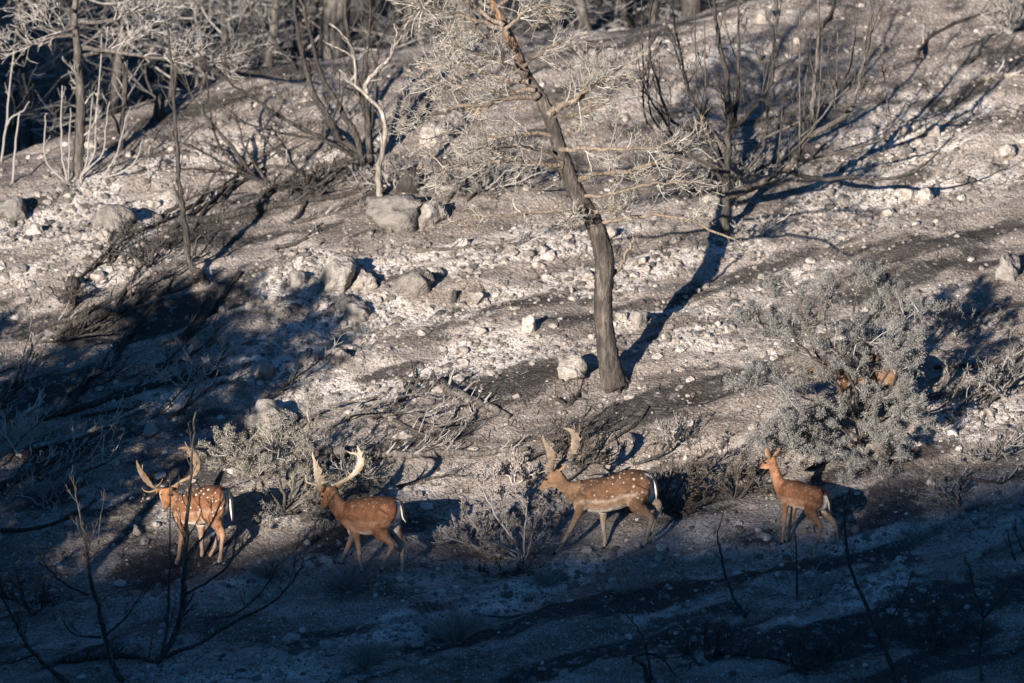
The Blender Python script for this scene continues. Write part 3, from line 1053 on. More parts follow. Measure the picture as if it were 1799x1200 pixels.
    def lerp(mask, c, w=None):
        w = np.ones(mask.sum()) if w is None else w[mask]
        col[mask] = col[mask] * (1 - w[:, None]) + c * w[:, None]
    sst = lambda x, a, b: np.clip((x - a) / (b - a), 0, 1) ** 2 * (3 - 2 * np.clip((x - a) / (b - a), 0, 1))
    tr = kind == 0
    t = T + jit
    lerp(tr, tan, (1 - sst(t, -0.55, -0.10)) * 0.85)
    lerp(tr, white, 1 - sst(t, -0.86, -0.62))
    lerp(tr, dark, sst(t, 0.10, 0.98) * (0.85 if buck else 0.6))
    stripe = np.exp(-((t + 0.26) / 0.055) ** 2) * (S > 0.22) * (S < 0.85)
    lerp(tr, white, stripe * D['stripe'])
    sp = sst(T, -0.25, -0.10) * (1 - sst(T, 0.86, 0.97))
    spot[tr] = sp[tr] * D['spots'] * (1 - 0.55 * sst(S[tr], 0.62, 0.85))
    sh = tr & (S > 0.72)
    lerp(sh, dark * 1.6, sst(T, 0.2, 0.8) * 0.45)
    nk = kind == 1
    lerp(nk, C_(.215, .126, .072), np.full(n, 0.8))
    lerp(nk, dark * 1.5, sst(T, 0.55, 0.95) * 0.6)
    lerp(nk, C_(.45, .32, .20), 1 - sst(T, -0.95, -0.5))
    hd = kind == 2
    lerp(hd, C_(.215, .122, .066), np.full(n, 0.9))
    lerp(hd, C_(.42, .28, .17), 1 - sst(T, -0.9, -0.3))
    lerp(hd, C_(.03, .024, .02), sst(S, 0.93, 0.99))
    lerp(hd, C_(.16, .09, .05), sst(S, 0.60, 0.85) * sst(T, 0.1, 0.7) * 0.7)
    for kk in (3, 4):
        lg = kind == kk
        lerp(lg, tan if kk == 3 else tan * 0.97, sst(S, 0.10, 0.40))
        lerp(lg, C_(.36, .265, .19), sst(S, 0.32, 0.6) * 0.8)
        inner = sst(-nl * SIDE, 0.25, 0.75) * (1 - 0.6 * sst(S, 0.5, 0.9))
        lerp(lg, white * 0.75, inner * 0.3)
        lerp(lg, C_(.48, .40, .33), sst(S, 0.80, 0.93) * 0.8)
    hh = (kind == 4) & (S < 0.3)
    spot[hh] = D['spots'] * 0.8 * (1 - sst(S[hh], 0.15, 0.3)) * (nl[hh] * SIDE[hh] > 0.1)
    # white rump patch edged in black
    zr = (V @ UP)
    tail0 = P.p(*D['tail'][0])
    tz = tail0[2]
    rear = ((V - tail0) @ P.F)
    rp = ((kind == 0) | ((kind == 4) & (S < 0.22))) & (rear < 0.16) & (zr > tz - 0.36 * sc) & (zr < tz + 0.0)
    al = np.abs(lat) / sc + 0.02 * jit
    lerp(rp, C_(.018, .015, .013), sst(nb, 0.25, 0.45) * (1 - sst(al, 0.105, 0.125)) * (zr > tz - 0.25))
    lerp(rp, white * 1.02, sst(nb, 0.2, 0.4) * (1 - sst(al, 0.072, 0.09)))
    ne = len(me.edges)
    E = np.empty(ne * 2, np.int32)
    me.edges.foreach_get('vertices', E)
    E = E.reshape(-1, 2)
    deg = np.bincount(E.ravel(), minlength=n)[:, None] + 1.0
    both = np.concatenate([col, spot[:, None]], 1)
    for _ in range(5):
        acc = both.copy()
        for ch in range(4):
            acc[:, ch] += np.bincount(E[:, 0], both[E[:, 1], ch], n) + np.bincount(E[:, 1], both[E[:, 0], ch], n)
        both = acc / deg
    col, spot = both[:, :3], both[:, 3]
    col *= np.array(D['tint'])
    grey = col.mean(1, keepdims=True)
    col = (col * 0.97 + grey * 0.03) * 1.08
    col *= (1 + 0.10 * fbm(V[:, 0] * 14, V[:, 2] * 14 + lat * 11, 17, 2))[:, None]
    ca = me.color_attributes.new('coat', 'FLOAT_COLOR', 'POINT')
    ca.data.foreach_set('color', np.concatenate([np.clip(col, 0.004, 0.9), np.ones((n, 1))], 1).astype(np.float32).ravel())
    fa = me.attributes.new('spot', 'FLOAT', 'POINT')
    fa.data.foreach_set('value', np.clip(spot, 0, 1).astype(np.float32))
    link('body', me, M['coat'], root)
    # hooves
    for lg in D['legs']:
        (x0, y0, r0, l0), (x1, y1, r1, l1) = lg[-2], lg[-1]
        a, b = P.p(x0, y0, l0), P.p(x1, y1, l1)
        d = nrm(b - a)
        hb = MB()
        for sgn in (-1, 1):
            off = P.L * 0.011 * sgn
            q0 = b - d * 0.012 + off
            q1 = b + nrm(d + P.F * 0.5) * 0.045 + off
            hb.tube(np.array([q0, (q0 + q1) / 2, q1]), [r1 * 0.95, r1 * 0.98, r1 * 0.45], 8, cap=True)
        link('hoof', hb.mesh('hoof'), M['hoof'], root)
    # ears: cupped leaves
    for er in D['ears']:
        pts = spline([P.p(*q) for q in er], 4)
        w = np.sin(np.linspace(0.45, 2.95, len(pts))) * 0.042 + 0.004
        tan_ = nrm(pts[-1] - pts[0])
        side = nrm(np.cross(tan_, P.F + UP * 0.3))
        nrmv = nrm(np.cross(side, tan_))
        eb = MB()
        kk = 8
        th = np.arange(kk) * 2 * np.pi / kk
        v = pts[:, None, :] + w[:, None, None] * (side[None, None] * np.cos(th)[None, :, None] + nrmv[None, None] * 0.28 * np.sin(th)[None, :, None])
        eb.add(v.reshape(-1, 3), quads=quad_idx(len(pts), kk))
        link('ear', eb.mesh('ear'), M['ear'], root)
    for e in D['eyes']:
        c = P.p(*e)
        c = c + P.L * 0.014 * np.sign(e[2])
        sb = MB()
        ph = np.linspace(0, np.pi, 7)
        ring = c[None] - UP[None] * np.cos(ph)[:, None] * 0.012
        sb.tube(ring, np.sin(ph) * 0.016 + 1e-4, 10)
        link('eye', sb.mesh('eye'), M['eye'], root)
    # tail: black above, white below
    pts = spline([P.p(*q) - P.F * 0.012 for q in D['tail']], 4)
    tb = MB()
    w = np.interp(np.linspace(0, 1, len(pts)), [0, 0.3, 0.75, 1], [0.018, 0.025, 0.018, 0.004])
    tb.tube(pts, w, 8, cap=True)
    to = link('tail', tb.mesh('tail'), M['tail'], root)
    tw = MB()
    pts2 = pts + P.F * 0.015 + P.L * 0.010
    w2 = w * np.interp(np.linspace(0, 1, len(pts)), [0, 0.4, 0.8, 1], [0.3, 0.62, 0.7, 0.3])
    tw.tube(pts2[1:], w2[1:], 8, cap=True)
    link('tail_underside', tw.mesh('tail_underside'), M['tailw'], to)
    # antlers
    for an in D['antlers']:
        y0, y1 = an['y']
        bm = an['beam']
        mpc = P.m / D['s']

        def path(lst, ya, yb):
            s = np.linspace(0, 1, len(lst))
            return [P.p(q[0], q[1], ya + (yb - ya) * tt ** 0.8) for q, tt in zip(lst, s)]
        cs = path(bm, y0, y1)
        rows = np.array([[*c, q[2] * mpc, q[3] * mpc] for c, q in zip(cs, bm)])
        R = spline(rows, 5)
        ab = MB()
        kk = 10
        th = np.arange(kk) * 2 * np.pi / kk
        tn = np.gradient(R[:, :3], axis=0)
        tn /= np.linalg.norm(tn, axis=1)[:, None]
        # the palm's broad face is turned to the side, as seen in the photograph
        wide = np.cross(tn, np.array([0, -1.0, 0.0])[None])
        wide /= np.linalg.norm(wide, axis=1)[:, None]
        thin = np.cross(wide, tn)
        rw = R[:, 3] * np.where(R[:, 3] > 14 * mpc, 1.16, 1.0) * (1 + 0.10 * np.sin(np.arange(len(R)) * 1.7))
        v = R[:, None, :3] + rw[:, None, None] * wide[:, None] * np.cos(th)[None, :, None] + (R[:, 4] * 0.8)[:, None, None] * thin[:, None] * np.sin(th)[None, :, None]
        ab.add(v.reshape(-1, 3), quads=quad_idx(len(R), kk))
        ao = link('antler', ab.mesh('antler'), M[D['antler']], root)
        for tl in an['tines']:
            tb = MB()
            q0 = np.array(tl[0][:2])
            j = int(np.argmin([np.hypot(b[0] - q0[0], b[1] - q0[1]) for b in bm]))
            lat0 = y0 + (y1 - y0) * (j / (len(bm) - 1)) ** 0.8
            pr = [[*P.p(q[0], q[1], lat0 + 0.03 * np.sign(y1) * i / len(tl)), q[2] * mpc * 0.9] for i, q in enumerate(tl)]
            Q = spline(pr, 4)
            tb.tube(Q[:, :3], Q[:, 3], 7, cap=True)
            link('tine', tb.mesh('tine'), M[D['antler']], ao)
    return root


for _D, _P in zip(DEER, POSES):
    build_deer(_D, _P)

# ------------------------------------------------------------------ rocks
def ico(sub=1):
    t = (1 + 5 ** 0.5) / 2
    v = [(-1, t, 0), (1, t, 0), (-1, -t, 0), (1, -t, 0), (0, -1, t), (0, 1, t), (0, -1, -t), (0, 1, -t), (t, 0, -1), (t, 0, 1), (-t, 0, -1), (-t, 0, 1)]
    f = [(0, 11, 5), (0, 5, 1), (0, 1, 7), (0, 7, 10), (0, 10, 11), (1, 5, 9), (5, 11, 4), (11, 10, 2), (10, 7, 6), (7, 1, 8), (3, 9, 4), (3, 4, 2), (3, 2, 6), (3, 6, 8), (3, 8, 9), (4, 9, 5), (2, 4, 11), (6, 2, 10), (8, 6, 7), (9, 8, 1)]
    v = [nrm(q) for q in v]
    for _ in range(sub):
        cache, nf = {}, []

        def midp(a, b):
            key = (min(a, b), max(a, b))
            if key not in cache:
                v.append(nrm(v[a] + v[b]))
                cache[key] = len(v) - 1
            return cache[key]
        for a, b, c in f:
            ab, bc, ca = midp(a, b), midp(b, c), midp(c, a)
            nf += [(a, ab, ca), (b, bc, ab), (c, ca, bc), (ab, bc, ca)]
        f = nf
    return np.array(v), np.array(f, np.int32)


ICO = [ico(0), ico(1), ico(2), ico(3)]


def rock_verts(sub, rng, cuts=7, rough=0.10, lo=0.50):
    """a unit lump with flat broken faces"""
    V = ICO[sub][0].copy()
    for _ in range(cuts):
        n = nrm(rng.normal(0, 1, 3))
        d = rng.uniform(lo, 0.88)
        over = V @ n - d
        V -= np.clip(over, 0, None)[:, None] * n[None]
    o = rng.uniform(0, 50)
    V *= (1 + rough * (fbm(V[:, 0] * 1.7 + o, V[:, 1] * 1.7 + V[:, 2] * 2.3 + o, 4, 3)))[:, None] if sub > 1 else (1 + rng.normal(0, rough * 0.6, (len(V), 1)))
    return V


_rr = np.random.default_rng(5)
ROCKM = []
for _i in range(10):
    _me = bpy.data.meshes.new('rock')
    set_mesh(_me, rock_verts(2, _rr, 9, 0.18), np.zeros((0, 4), np.int32), ICO[2][1], False)
    _me.materials.append(M['rock'])
    ROCKM.append(_me)


def rock_rot(rng):
    return (rng.uniform(-0.4, 0.4), rng.uniform(-0.4, 0.4), rng.uniform(0, 6.28))


# measured boulders: photo x, y of the foot's middle, width px, height px, label, material
BOULDERS = [
    (1002, 668, 62, 50, 'white limestone boulder beside the foot of the leaning pine', 'rock'),
    (700, 402, 112, 72, 'large grey boulder at the foot of the bleached twisted trunk', 'greyrock'),
    (757, 398, 62, 46, 'wedge-shaped boulder leaning on the large grey one', 'greyrock'),
    (592, 508, 62, 56, 'smooth upright grey boulder at the edge of the tree shade', 'greyrock'),
    (640, 508, 46, 34, 'rounded pale boulder touching the smooth upright one', 'rock'),
    (606, 540, 48, 30, 'low buff boulder below the smooth upright one', 'greyrock'),
    (727, 522, 66, 44, 'broad buff boulder in the stony patch below the dead twigs', 'greyrock'),
    (625, 565, 60, 34, 'flat buff slab above the rubble band', 'greyrock'),
    (527, 503, 44, 30, 'grey angular rock in the shadow streak by the upright boulder', 'greyrock'),
    (1770, 490, 44, 50, 'dark grey boulder standing alone high by the picture edge', 'greyrock'),
    (1125, 572, 40, 32, 'squat grey rock beside the long trunk shadow', 'greyrock'),
    (1093, 562, 24, 18, 'small rock pair member just behind the pine trunk', 'rock'),
    (928, 582, 30, 32, 'buff tilted rock alone on the bright rubble', 'rock'),
    (836, 535, 30, 22, 'pale lump beside the little burnt stump', 'rock'),
    (1624, 352, 36, 26, 'rounded white rock on the dark soil bank', 'rock'),
    (1690, 322, 26, 18, 'white rock uphill of the rounded white one', 'rock'),
    (1768, 280, 34, 28, 'pale blocky rock near the upper edge of the stony bank', 'rock'),
    (1600, 350, 30, 18, 'flat pale stone beside the rounded white rock', 'rock'),
    (18, 385, 58, 40, 'brownish boulder cut by the picture edge', 'greyrock'),
    (190, 402, 96, 46, 'broad grey slab among pale rubble under the big trunk', 'greyrock'),
    (62, 412, 34, 22, 'pale knob of rock beside the broad grey slab', 'rock'),
    (478, 765, 84, 62, 'big rounded grey boulder behind the olive bush', 'greyrock'),
    (262, 768, 32, 24, 'pale boulder uphill of the spotted buck', 'rock'),
    (465, 668, 50, 40, 'leaning grey slab at the end of the shadow band', 'greyrock'),
    (590, 642, 56, 26, 'pale flat stone in the rubble band', 'rock'),
    (540, 640, 40, 26, 'buff block in the rubble band', 'rock'),
    (770, 250, 70, 44, 'pale hump of rock under the pine crown', 'rock'),
    (1710, 980, 40, 22, 'pale slab lying in the deep shade', 'rock'),
    (1085, 870, 28, 22, 'squared pale stone glimpsed over the striding buck', 'rock'),
    (240, 940, 24, 18, 'pale stone in front of the sapling at the shade edge', 'rock'),
]


def boulder(px, py, w, h, label, mat, rng):
    g = ground_at(px, py)
    m = mpp_at(g[1])
    me = bpy.data.meshes.new('boulder')
    V = rock_verts(3, rng, 10, 0.40, 0.56)
    V = V / np.abs(V).max(0)[None] * 1.0
    sx, sz = w * m * 0.52, h * m * 0.68
    V = V * np.array([sx, (sx + sz) * 0.5, sz])[None]
    set_mesh(me, V, np.zeros((0, 4), np.int32), ICO[3][1], True)
    o = link('boulder', me, M[mat])
    y = g[1] + sx * 0.4
    o.location = (g[0], y, Hs(g[0], y) + sz * 0.30)
    o.rotation_euler = (rng.uniform(-.15, .15), rng.uniform(-.2, .2), rng.uniform(-.5, .5))
    tag(o, label, 'boulder')
    return (g[0], y, sx)


_rr = np.random.default_rng(8)
TAKEN = [boulder(*b, _rr) for b in BOULDERS]

def stony(x, y):
    s, c, p = surface(x, y)
    return s * (1 - 0.75 * c), p


def scatter(n, rng, power=1.0):
    xs, ys = [], []
    tot = 0
    while tot < n:
        x = rng.uniform(-7.4, 7.6, n * 3)
        y = rng.uniform(-3.2, 13.8, n * 3)
        s, p = stony(x, y)
        ok = (rng.random(len(x)) < np.clip(s / 1.6, 0, 1) ** power) & (y < crest(x) + 0.3) & (p[:, 0] > -40) & (p[:, 0] < 1840) & (p[:, 1] < 1230) & (p[:, 1] > -30)
        xs.append(x[ok])
        ys.append(y[ok])
        tot += ok.sum()
    x, y = np.concatenate(xs)[:n], np.concatenate(ys)[:n]
    return x, y, H(x, y)


# things a stone can lie beside: photo x, y and how a label calls them
MARKS = [(b[0], b[1], 'the ' + b[4].split(' beside')[0].split(' at the')[0].split(' in the')[0].split(' on the')[0].split(' under')[0].split(' above')[0].split(' below')[0].split(' near')[0].split(' behind')[0].split(' lying')[0].split(' glimpsed')[0].split(' touching')[0].split(' leaning on')[0].split(' standing')[0].split(' just')[0].split(' alone')[0].split(' uphill')[0].split(' among')[0].split(' cut')[0]) for b in BOULDERS]
MARKS += [(1078, 676, 'the leaning pine trunk'), (1273, 415, 'the foot of the spreading burnt tree'), (645, 292, 'the foot of the fan of burnt stems'), (362, 498, 'the foot of the slim black sapling'), (137, 308, 'the foot of the tall straight trunk'),
          (1512, 792, 'the juniper stems'), (500, 905, 'the olive-grey bush foot'), (918, 985, 'the rounded straw bush foot'), (350, 985, 'the spotted buck'), (650, 1000, 'the pale-antlered buck'), (1060, 960, 'the striding buck'), (1425, 965, 'the doe'),
          (897, 738, 'the end of the pale fallen log'), (1755, 138, 'the white log on the bank'), (800, 1118, 'the lone grass tussock'), (310, 1150, 'the foot of the black forked sapling'), (130, 540, 'the black burnt tuft'), (1768, 700, 'the pale forked dead bush'),
          (1684, 878, 'the low grey dead bush'), (797, 528, 'the little burnt stump'), (1553, 315, 'the low sweeping branch of the spreading burnt tree'), (1620, 100, 'the long curved dark branch')]


# loose rocks one can point at
def loose_rocks(n):
    rng = np.random.default_rng(31)
    x, y, z = scatter(n, rng, 1.3)
    size = np.clip(rng.lognormal(math.log(0.058), 0.42, n), 0.033, 0.17)
    p = px_of(np.stack([x, y, z], 1))
    objs = []
    for i in range(n):
        if any((x[i] - a) ** 2 + (y[i] - b) ** 2 < (r + 0.1) ** 2 for a, b, r in TAKEN):
            continue
        if any((x[i] - hh[0]) ** 2 + (y[i] - hh[1]) ** 2 < 0.15 ** 2 for hh in HOOF):
            continue
        o = bpy.data.objects.new('rock', ROCKM[int(rng.integers(10))])
        s = size[i]
        o.scale = (s * rng.uniform(0.9, 1.5), s * rng.uniform(0.8, 1.2), s * rng.uniform(0.55, 0.95))
        o.rotation_euler = rock_rot(rng)
        o.location = (x[i], y[i], z[i] + o.scale[2] * 0.22)
        COL.objects.link(o)
        u, v = p[i]
        if v > 905:
            zone = ('small loose stone lying in the blue shade at the foot of the slope', 'loose stones in the shade')
        elif u > 1330 and v < 520:
            zone = ('loose pale stone on the stony bank above the juniper', 'loose stones on the bank above the juniper')
        elif u > 1180:
            zone = ('loose pale stone strewn round the juniper and the doe', 'loose stones round the juniper')
        elif u < 420:
            zone = ('loose stone strewn over the slope under the big burnt trunk', 'loose stones under the big trunk')
        elif v < 430:
            zone = ('loose pale stone high on the slope behind the pine crown', 'loose stones behind the pine crown')
        else:
            zone = ('loose buff stone in the bright rubble between pine and olive bush', 'loose stones in the bright rubble')
        tag(o, zone[0], 'rock', zone[1])
        objs.append((o, u, v, s))
    # the stone nearest to each landmark on each side can be named by it
    done = set()
    for (a, b, what) in MARKS:
        for side, fx, fy in (('just uphill of', 0, -1), ('just downhill of', 0, 1), ('a little to the left of', -1, 0), ('a little to the right of', 1, 0)):
            best = None
            for k, (o, u, v, s) in enumerate(objs):
                du, dv = u - a, v - b
                al = du * fx + dv * fy
                ac = abs(du * fy) + abs(dv * fx)
                if k in done or al < 10 or al > 190 or ac > al * 0.95:
                    continue
                if best is None or al + ac < best[0]:
                    best = (al + ac, k)
            if best:
                done.add(best[1])
                o = objs[best[1]][0]
                o['label'] = 'closest loose stone ' + side + ' ' + what
                if len(o['label'].split()) > 16:
                    o['label'] = ' '.join(('nearest stone ' + side.replace('just ', '').replace('a little to the ', '') + ' ' + what).split()[:16])


loose_rocks(270)


def gravel(n):
    rng = np.random.default_rng(4)
    x, y, z = scatter(n, rng, 0.8)
    base = [rock_verts(0, rng, 4, 0.2) for _ in range(24)]
    B = np.array(base)[rng.integers(0, 24, n)]                       # n,12,3
    s = np.clip(rng.lognormal(math.log(0.0135), 0.66, n), 0.005, 0.06)
    sc = s[:, None] * np.stack([rng.uniform(.9, 1.6, n), rng.uniform(.8, 1.3, n), rng.uniform(.35, .8, n)], 1)
    B = B * sc[:, None, :]
    a = rng.uniform(0, 6.28, n)
    ca, sa = np.cos(a), np.sin(a)
    X = B[..., 0] * ca[:, None] - B[..., 1] * sa[:, None]
    Y = B[..., 0] * sa[:, None] + B[..., 1] * ca[:, None]
    V = np.stack([X + x[:, None], Y + y[:, None], B[..., 2] + z[:, None] + sc[:, 2:3] * 0.3 + X * SLX + Y * SLY], -1).reshape(-1, 3)
    F = (ICO[0][1][None] + (np.arange(n) * 12)[:, None, None]).reshape(-1, 3)
    me = bpy.data.meshes.new('gravel')
    set_mesh(me, V, np.zeros((0, 4), np.int32), F.astype(np.int32), False)
    tag(link('gravel', me, M['gravel']), 'countless small stones and grit covering the burnt slope', 'gravel', kind='stuff')


gravel(27000)

# ------------------------------------------------------------------ the leaning pine with its scorched crown
def pine():
    rng = np.random.default_rng(3)
    base = ground_at(1078, 676)
    tp = [(1081, 690), (1076, 665), (1068, 620), (1060, 560), (1060, 510), (1062, 460), (1054, 420), (1040, 385), (1018, 348), (996, 298), (983, 260), (973, 227), (963, 200), (947, 167), (930, 143), (910, 100), (893, 60), (877, 27), (863, 0), (848, -45), (838, -110), (835, -180)]
    tr = [29, 24, 20, 18, 18, 19, 18, 17, 16, 15, 14, 13, 13, 12, 11, 10, 9, 8, 7, 6, 4, 2]
    pts, rad = traced(base, tp, tr, 0.35, 9)
    trunk = MB()
    pts = pts + rng.normal(0, 0.002, pts.shape)
    trunk.tube(pts, rad * 0.93, 18, rough=0.03)
    # roots spreading into the soil
    for (a, b, r) in ((1108, 672, 9), (1050, 682, 8), (1090, 692, 8), (1066, 690, 7)):
        e = ground_at(a, b)
        q0 = at(1078, 652, base[1])
        trunk.tube(spline([q0, (q0 + e) / 2 + [0, 0, .0], e + [0, 0, -.03]], 4), np.linspace(r, 3, 9) * mpp_at(base[1]), 7)
    limbs = [  # pixels from the trunk outwards, base radius px, depth at the tip in m, twigs, twig length scale
        ([(964, 202), (985, 188), (1008, 178), (1022, 168), (1036, 140), (1046, 118)], 7, 0.1, 15, 1.0),
        ([(1008, 178), (1030, 160), (1062, 138), (1092, 120)], 4.5, -0.35, 12, 0.9),
        ([(966, 205), (1000, 205), (1040, 195), (1075, 170)], 4, 0.5, 8, 0.8),
        ([(946, 166), (915, 172), (870, 178), (820, 186), (770, 200), (735, 208)], 6, -0.5, 20, 1.0),
        ([(930, 143), (890, 140), (850, 128), (805, 112), (760, 118)], 5, 0.4, 18, 1.0),
        ([(925, 130), (880, 108), (840, 92), (795, 78)], 4.5, -0.6, 15, 0.9),
        ([(940, 158), (900, 160), (850, 158), (800, 150), (745, 140)], 5, 0.1, 16, 1.0),
        ([(905, 90), (870, 70), (830, 62), (790, 58)], 4, 0.5, 12, 0.9),
        ([(893, 60), (850, 40), (800, 25), (750, 10), (735, 15)], 5, -0.2, 20, 1.0),
        ([(885, 45), (840, 15), (790, -15), (750, -25)], 5, 0.3, 16, 1.0),
        ([(888, 50), (915, 25), (940, 10), (962, 12)], 4, -0.2, 16, 0.9),
        ([(872, 15), (900, -15), (930, -30), (955, -25)], 4, 0.3, 12, 0.9),
        ([(855, -25), (820, -60), (780, -70)], 4, 0.0, 9, 0.9),
        ([(918, 118), (945, 95), (975, 80), (1005, 72)], 3.5, 0.5, 9, 0.9),
        ([(983, 262), (1015, 262), (1060, 262), (1120, 262), (1190, 250)], 5.5, -0.5, 17, 0.9),
        ([(1012, 318), (1050, 306), (1095, 302), (1140, 290), (1180, 275), (1235, 250)], 6, 0.25, 17, 0.9),
        ([(1018, 345), (1060, 345), (1110, 330), (1170, 320), (1225, 320)], 4, -0.7, 12, 0.9),
        ([(996, 292), (950, 288), (890, 282), (830, 285), (765, 300)], 5, -0.4, 16, 0.9),
        ([(978, 240), (930, 232), (870, 240), (800, 235), (735, 245)], 4, 0.5, 14, 0.9),
        ([(990, 278), (940, 262), (885, 258), (830, 262)], 3.5, -0.8, 12, 0.9),
        ([(1020, 352), (1010, 372), (1000, 380)], 4, -0.35, 13, 0.55),
        ([(1032, 372), (1050, 372), (1075, 368), (1092, 372)], 4, -0.4, 15, 0.6),
        ([(1045, 395), (1100, 384), (1160, 376), (1220, 392), (1268, 412), (1305, 425)], 4, -0.5, 5, 0.8),
        ([(1022, 366), (960, 372), (880, 378), (800, 388)], 4, -0.3, 7, 0.7),
        ([(1072, 488), (1090, 470), (1095, 455), (1110, 430), (1112, 415)], 4, 0.2, 2, 0.5),
    ]
    parts = [('trunk', trunk, M['pine_bark'])]
    crown = MB()
    Pm = dict(TWIGGY)
    Pm.update(seg=[5, 5, 5, 4], nch=[0, 6, 2.8], rmin=0.0031, wob=[0.1, 0.19, 0.24, 0.26], trop=[0, 0.05, 0.09, 0.10], lr=[0.4, 0.62, 0.62], ang=[.9, .75, .6])
    for (px, r, dy, ntw, ls) in limbs:
        lp, lr = traced(base, px, np.linspace(r, max(r * 0.35, 1.6), len(px)), dy, 4, 0.12)
        lb = MB()
        wob = rng.normal(0, 0.012, lp.shape)
        wob[0] = 0
        lp = lp + wob
        lb.tube(lp, lr, 6)
        parts.append(('limb', lb, M['pine_limb']))
        n = len(lp) - 1
        for _ in range(int(ntw * 1.75)):
            t = 0.22 + 0.78 * rng.random() ** 0.8
            i = min(int(t * n), n - 1)
            q = lp[i] + (lp[i + 1] - lp[i]) * (t * n - i)
            d = perp_dir(nrm(lp[i + 1] - lp[i]), rng.uniform(0.4, 1.2), rng)
            grow([crown], q, d, rng.uniform(0.22, 0.46) * ls, 0.0055, 1, Pm, rng)
    parts.append(('crown', crown, M['twig_pine']))
    finish('pine_tree', base, 'leaning pine with brown trunk and pale scorched crown in mid slope', 'pine tree', None, parts)


pine()


# ------------------------------------------------------------------ trees traced stem by stem
def stem_tree(name, base_px, stems, label, cat, mat, tmat, seed, P=SPARSE, twigs=7, tl=0.45, group=None, stem_name='stem', rmin_px=0.9, thin=0.92):
    rng = np.random.default_rng(seed)
    base = ground_at(*base_px)
    parts, tw = [], MB()
    for st in stems:
        px, r, dy = st[0], st[1], st[2]
        nt_ = st[3] if len(st) > 3 else twigs
        dy0 = st[4] if len(st) > 4 else 0.0
        pts, rad = traced(base, px, np.linspace(r * thin, max(r * 0.22 * thin, rmin_px), len(px)), dy, 4, dy0)
        w = rng.normal(0, 0.009 * min(1, r / 6), pts.shape)
        w[0] = 0
        pts = pts + w
        b = MB()
        b.tube(pts, rad, 8, rough=0.03, cap=True)
        parts.append((stem_name, b, st[5] if len(st) > 5 else mat))
        n = len(pts) - 1
        for _ in range(int(nt_)):
            t = 0.2 + 0.78 * rng.random()
            i = min(int(t * n), n - 1)
            q = pts[i] + (pts[i + 1] - pts[i]) * (t * n - i)
            d = perp_dir(nrm(pts[i + 1] - pts[i]), rng.uniform(0.4, 1.0), rng)
            grow([tw], q, nrm(d + UP * 0.25), tl * rng.uniform(0.4, 1.1), float(np.clip(rad[i] * 0.38, 0.005, 0.010)), 0, P, rng)
    parts.append(('crown', tw, tmat))
    return finish(name, base, label, cat, group, parts)


TW1 = dict(SPARSE)
TW1.update(nch=[3, 2])
_r = np.random.default_rng(21)
FANS = []
for _k in range(9):
    _tx, _ty = _r.uniform(1120, 1570), _r.uniform(-40, 120)
    _sx, _sy = (1277 + _r.uniform(-4, 8), _r.uniform(235, 345)) if _tx < 1400 else (_r.uniform(1340, 1430), _r.uniform(235, 320))
    _mx = _sx + (_tx - _sx) * _r.uniform(.75, 1.05)
    _my = _sy + (_ty - _sy) * _r.uniform(.22, .40)
    FANS.append(([(_sx, _sy), (_sx + (_mx - _sx) * .55, _sy + (_my - _sy) * .42), (_mx, _my), (_mx + (_tx - _mx) * .7, _my + (_ty - _my) * .5), (_tx, _ty)], _r.uniform(2.0, 3.2), _r.uniform(-.7, .7), 4, 0.0 if _tx < 1400 else -0.2, M['greybark']))
TW2 = dict(SPARSE)
TW2.update(nch=[4, 2], trop=[0.10, 0.14, 0.1], lr=[0.45, 0.5], ang=[0.6, 0.6], rmin=0.004)
stem_tree('burnt_tree', (1273, 415), [
    ([(1272, 425), (1274, 385), (1277, 300), (1280, 227), (1277, 167), (1273, 117), (1263, 67), (1253, 0), (1245, -70)], 10, 0.0),
    ([(1282, 240), (1290, 213), (1297, 150), (1298, 83), (1297, 20), (1300, -60)], 5, 0.5),
    ([(1284, 235), (1300, 215), (1320, 193), (1347, 160), (1357, 133), (1363, 67), (1365, 0), (1368, -60)], 5.5, -0.3),
    ([(1276, 330), (1310, 300), (1340, 260), (1347, 217), (1348, 173), (1340, 110)], 4, 0.5),
    ([(1276, 345), (1310, 333), (1343, 320), (1383, 297), (1407, 260), (1427, 217), (1430, 167), (1435, 117), (1437, 50), (1438, -20)], 9.5, -0.35, 10, 0.0, M['greybark']),
    ([(1421, 240), (1460, 220), (1487, 200), (1503, 173), (1513, 127), (1527, 83), (1532, 33), (1534, -10)], 6, -0.6, 7, -0.2, M['greybark']),
    ([(1380, 300), (1440, 315), (1493, 313), (1553, 315), (1600, 303), (1633, 283), (1657, 257)], 5, -1.0, 4, -0.15),
    ([(1345, 318), (1365, 290), (1373, 200), (1380, 147)], 2.6, -0.6, 3, -0.2),
    ([(1400, 270), (1410, 240), (1412, 190), (1418, 130), (1425, 60)], 2.8, 0.2, 4, -0.2),
    ([(1490, 195), (1470, 190), (1455, 120), (1456, 70)], 2.6, -0.7, 3, -0.4),
    ([(1487, 185), (1520, 183), (1545, 170), (1555, 158)], 3, -0.9, 2, -0.5),
    ([(1278, 300), (1240, 220), (1215, 170), (1200, 120), (1188, 60), (1180, 0)], 5, 0.6),
    ([(1276, 330), (1225, 240), (1180, 210), (1150, 130), (1140, 60), (1150, -10)], 4.5, 0.2),
    ([(1277, 310), (1200, 260), (1160, 200), (1130, 150), (1118, 90)], 3.5, -0.4),
    ([(1440, 200), (1455, 165), (1490, 130), (1500, 80), (1505, 40)], 2.6, 0.0, 4, -0.2),
] + FANS, 'many-stemmed burnt tree spreading wide on the stony bank', 'burnt tree', M['burnt'], M['twig_dark'], 12, TW2, 12, 0.6)
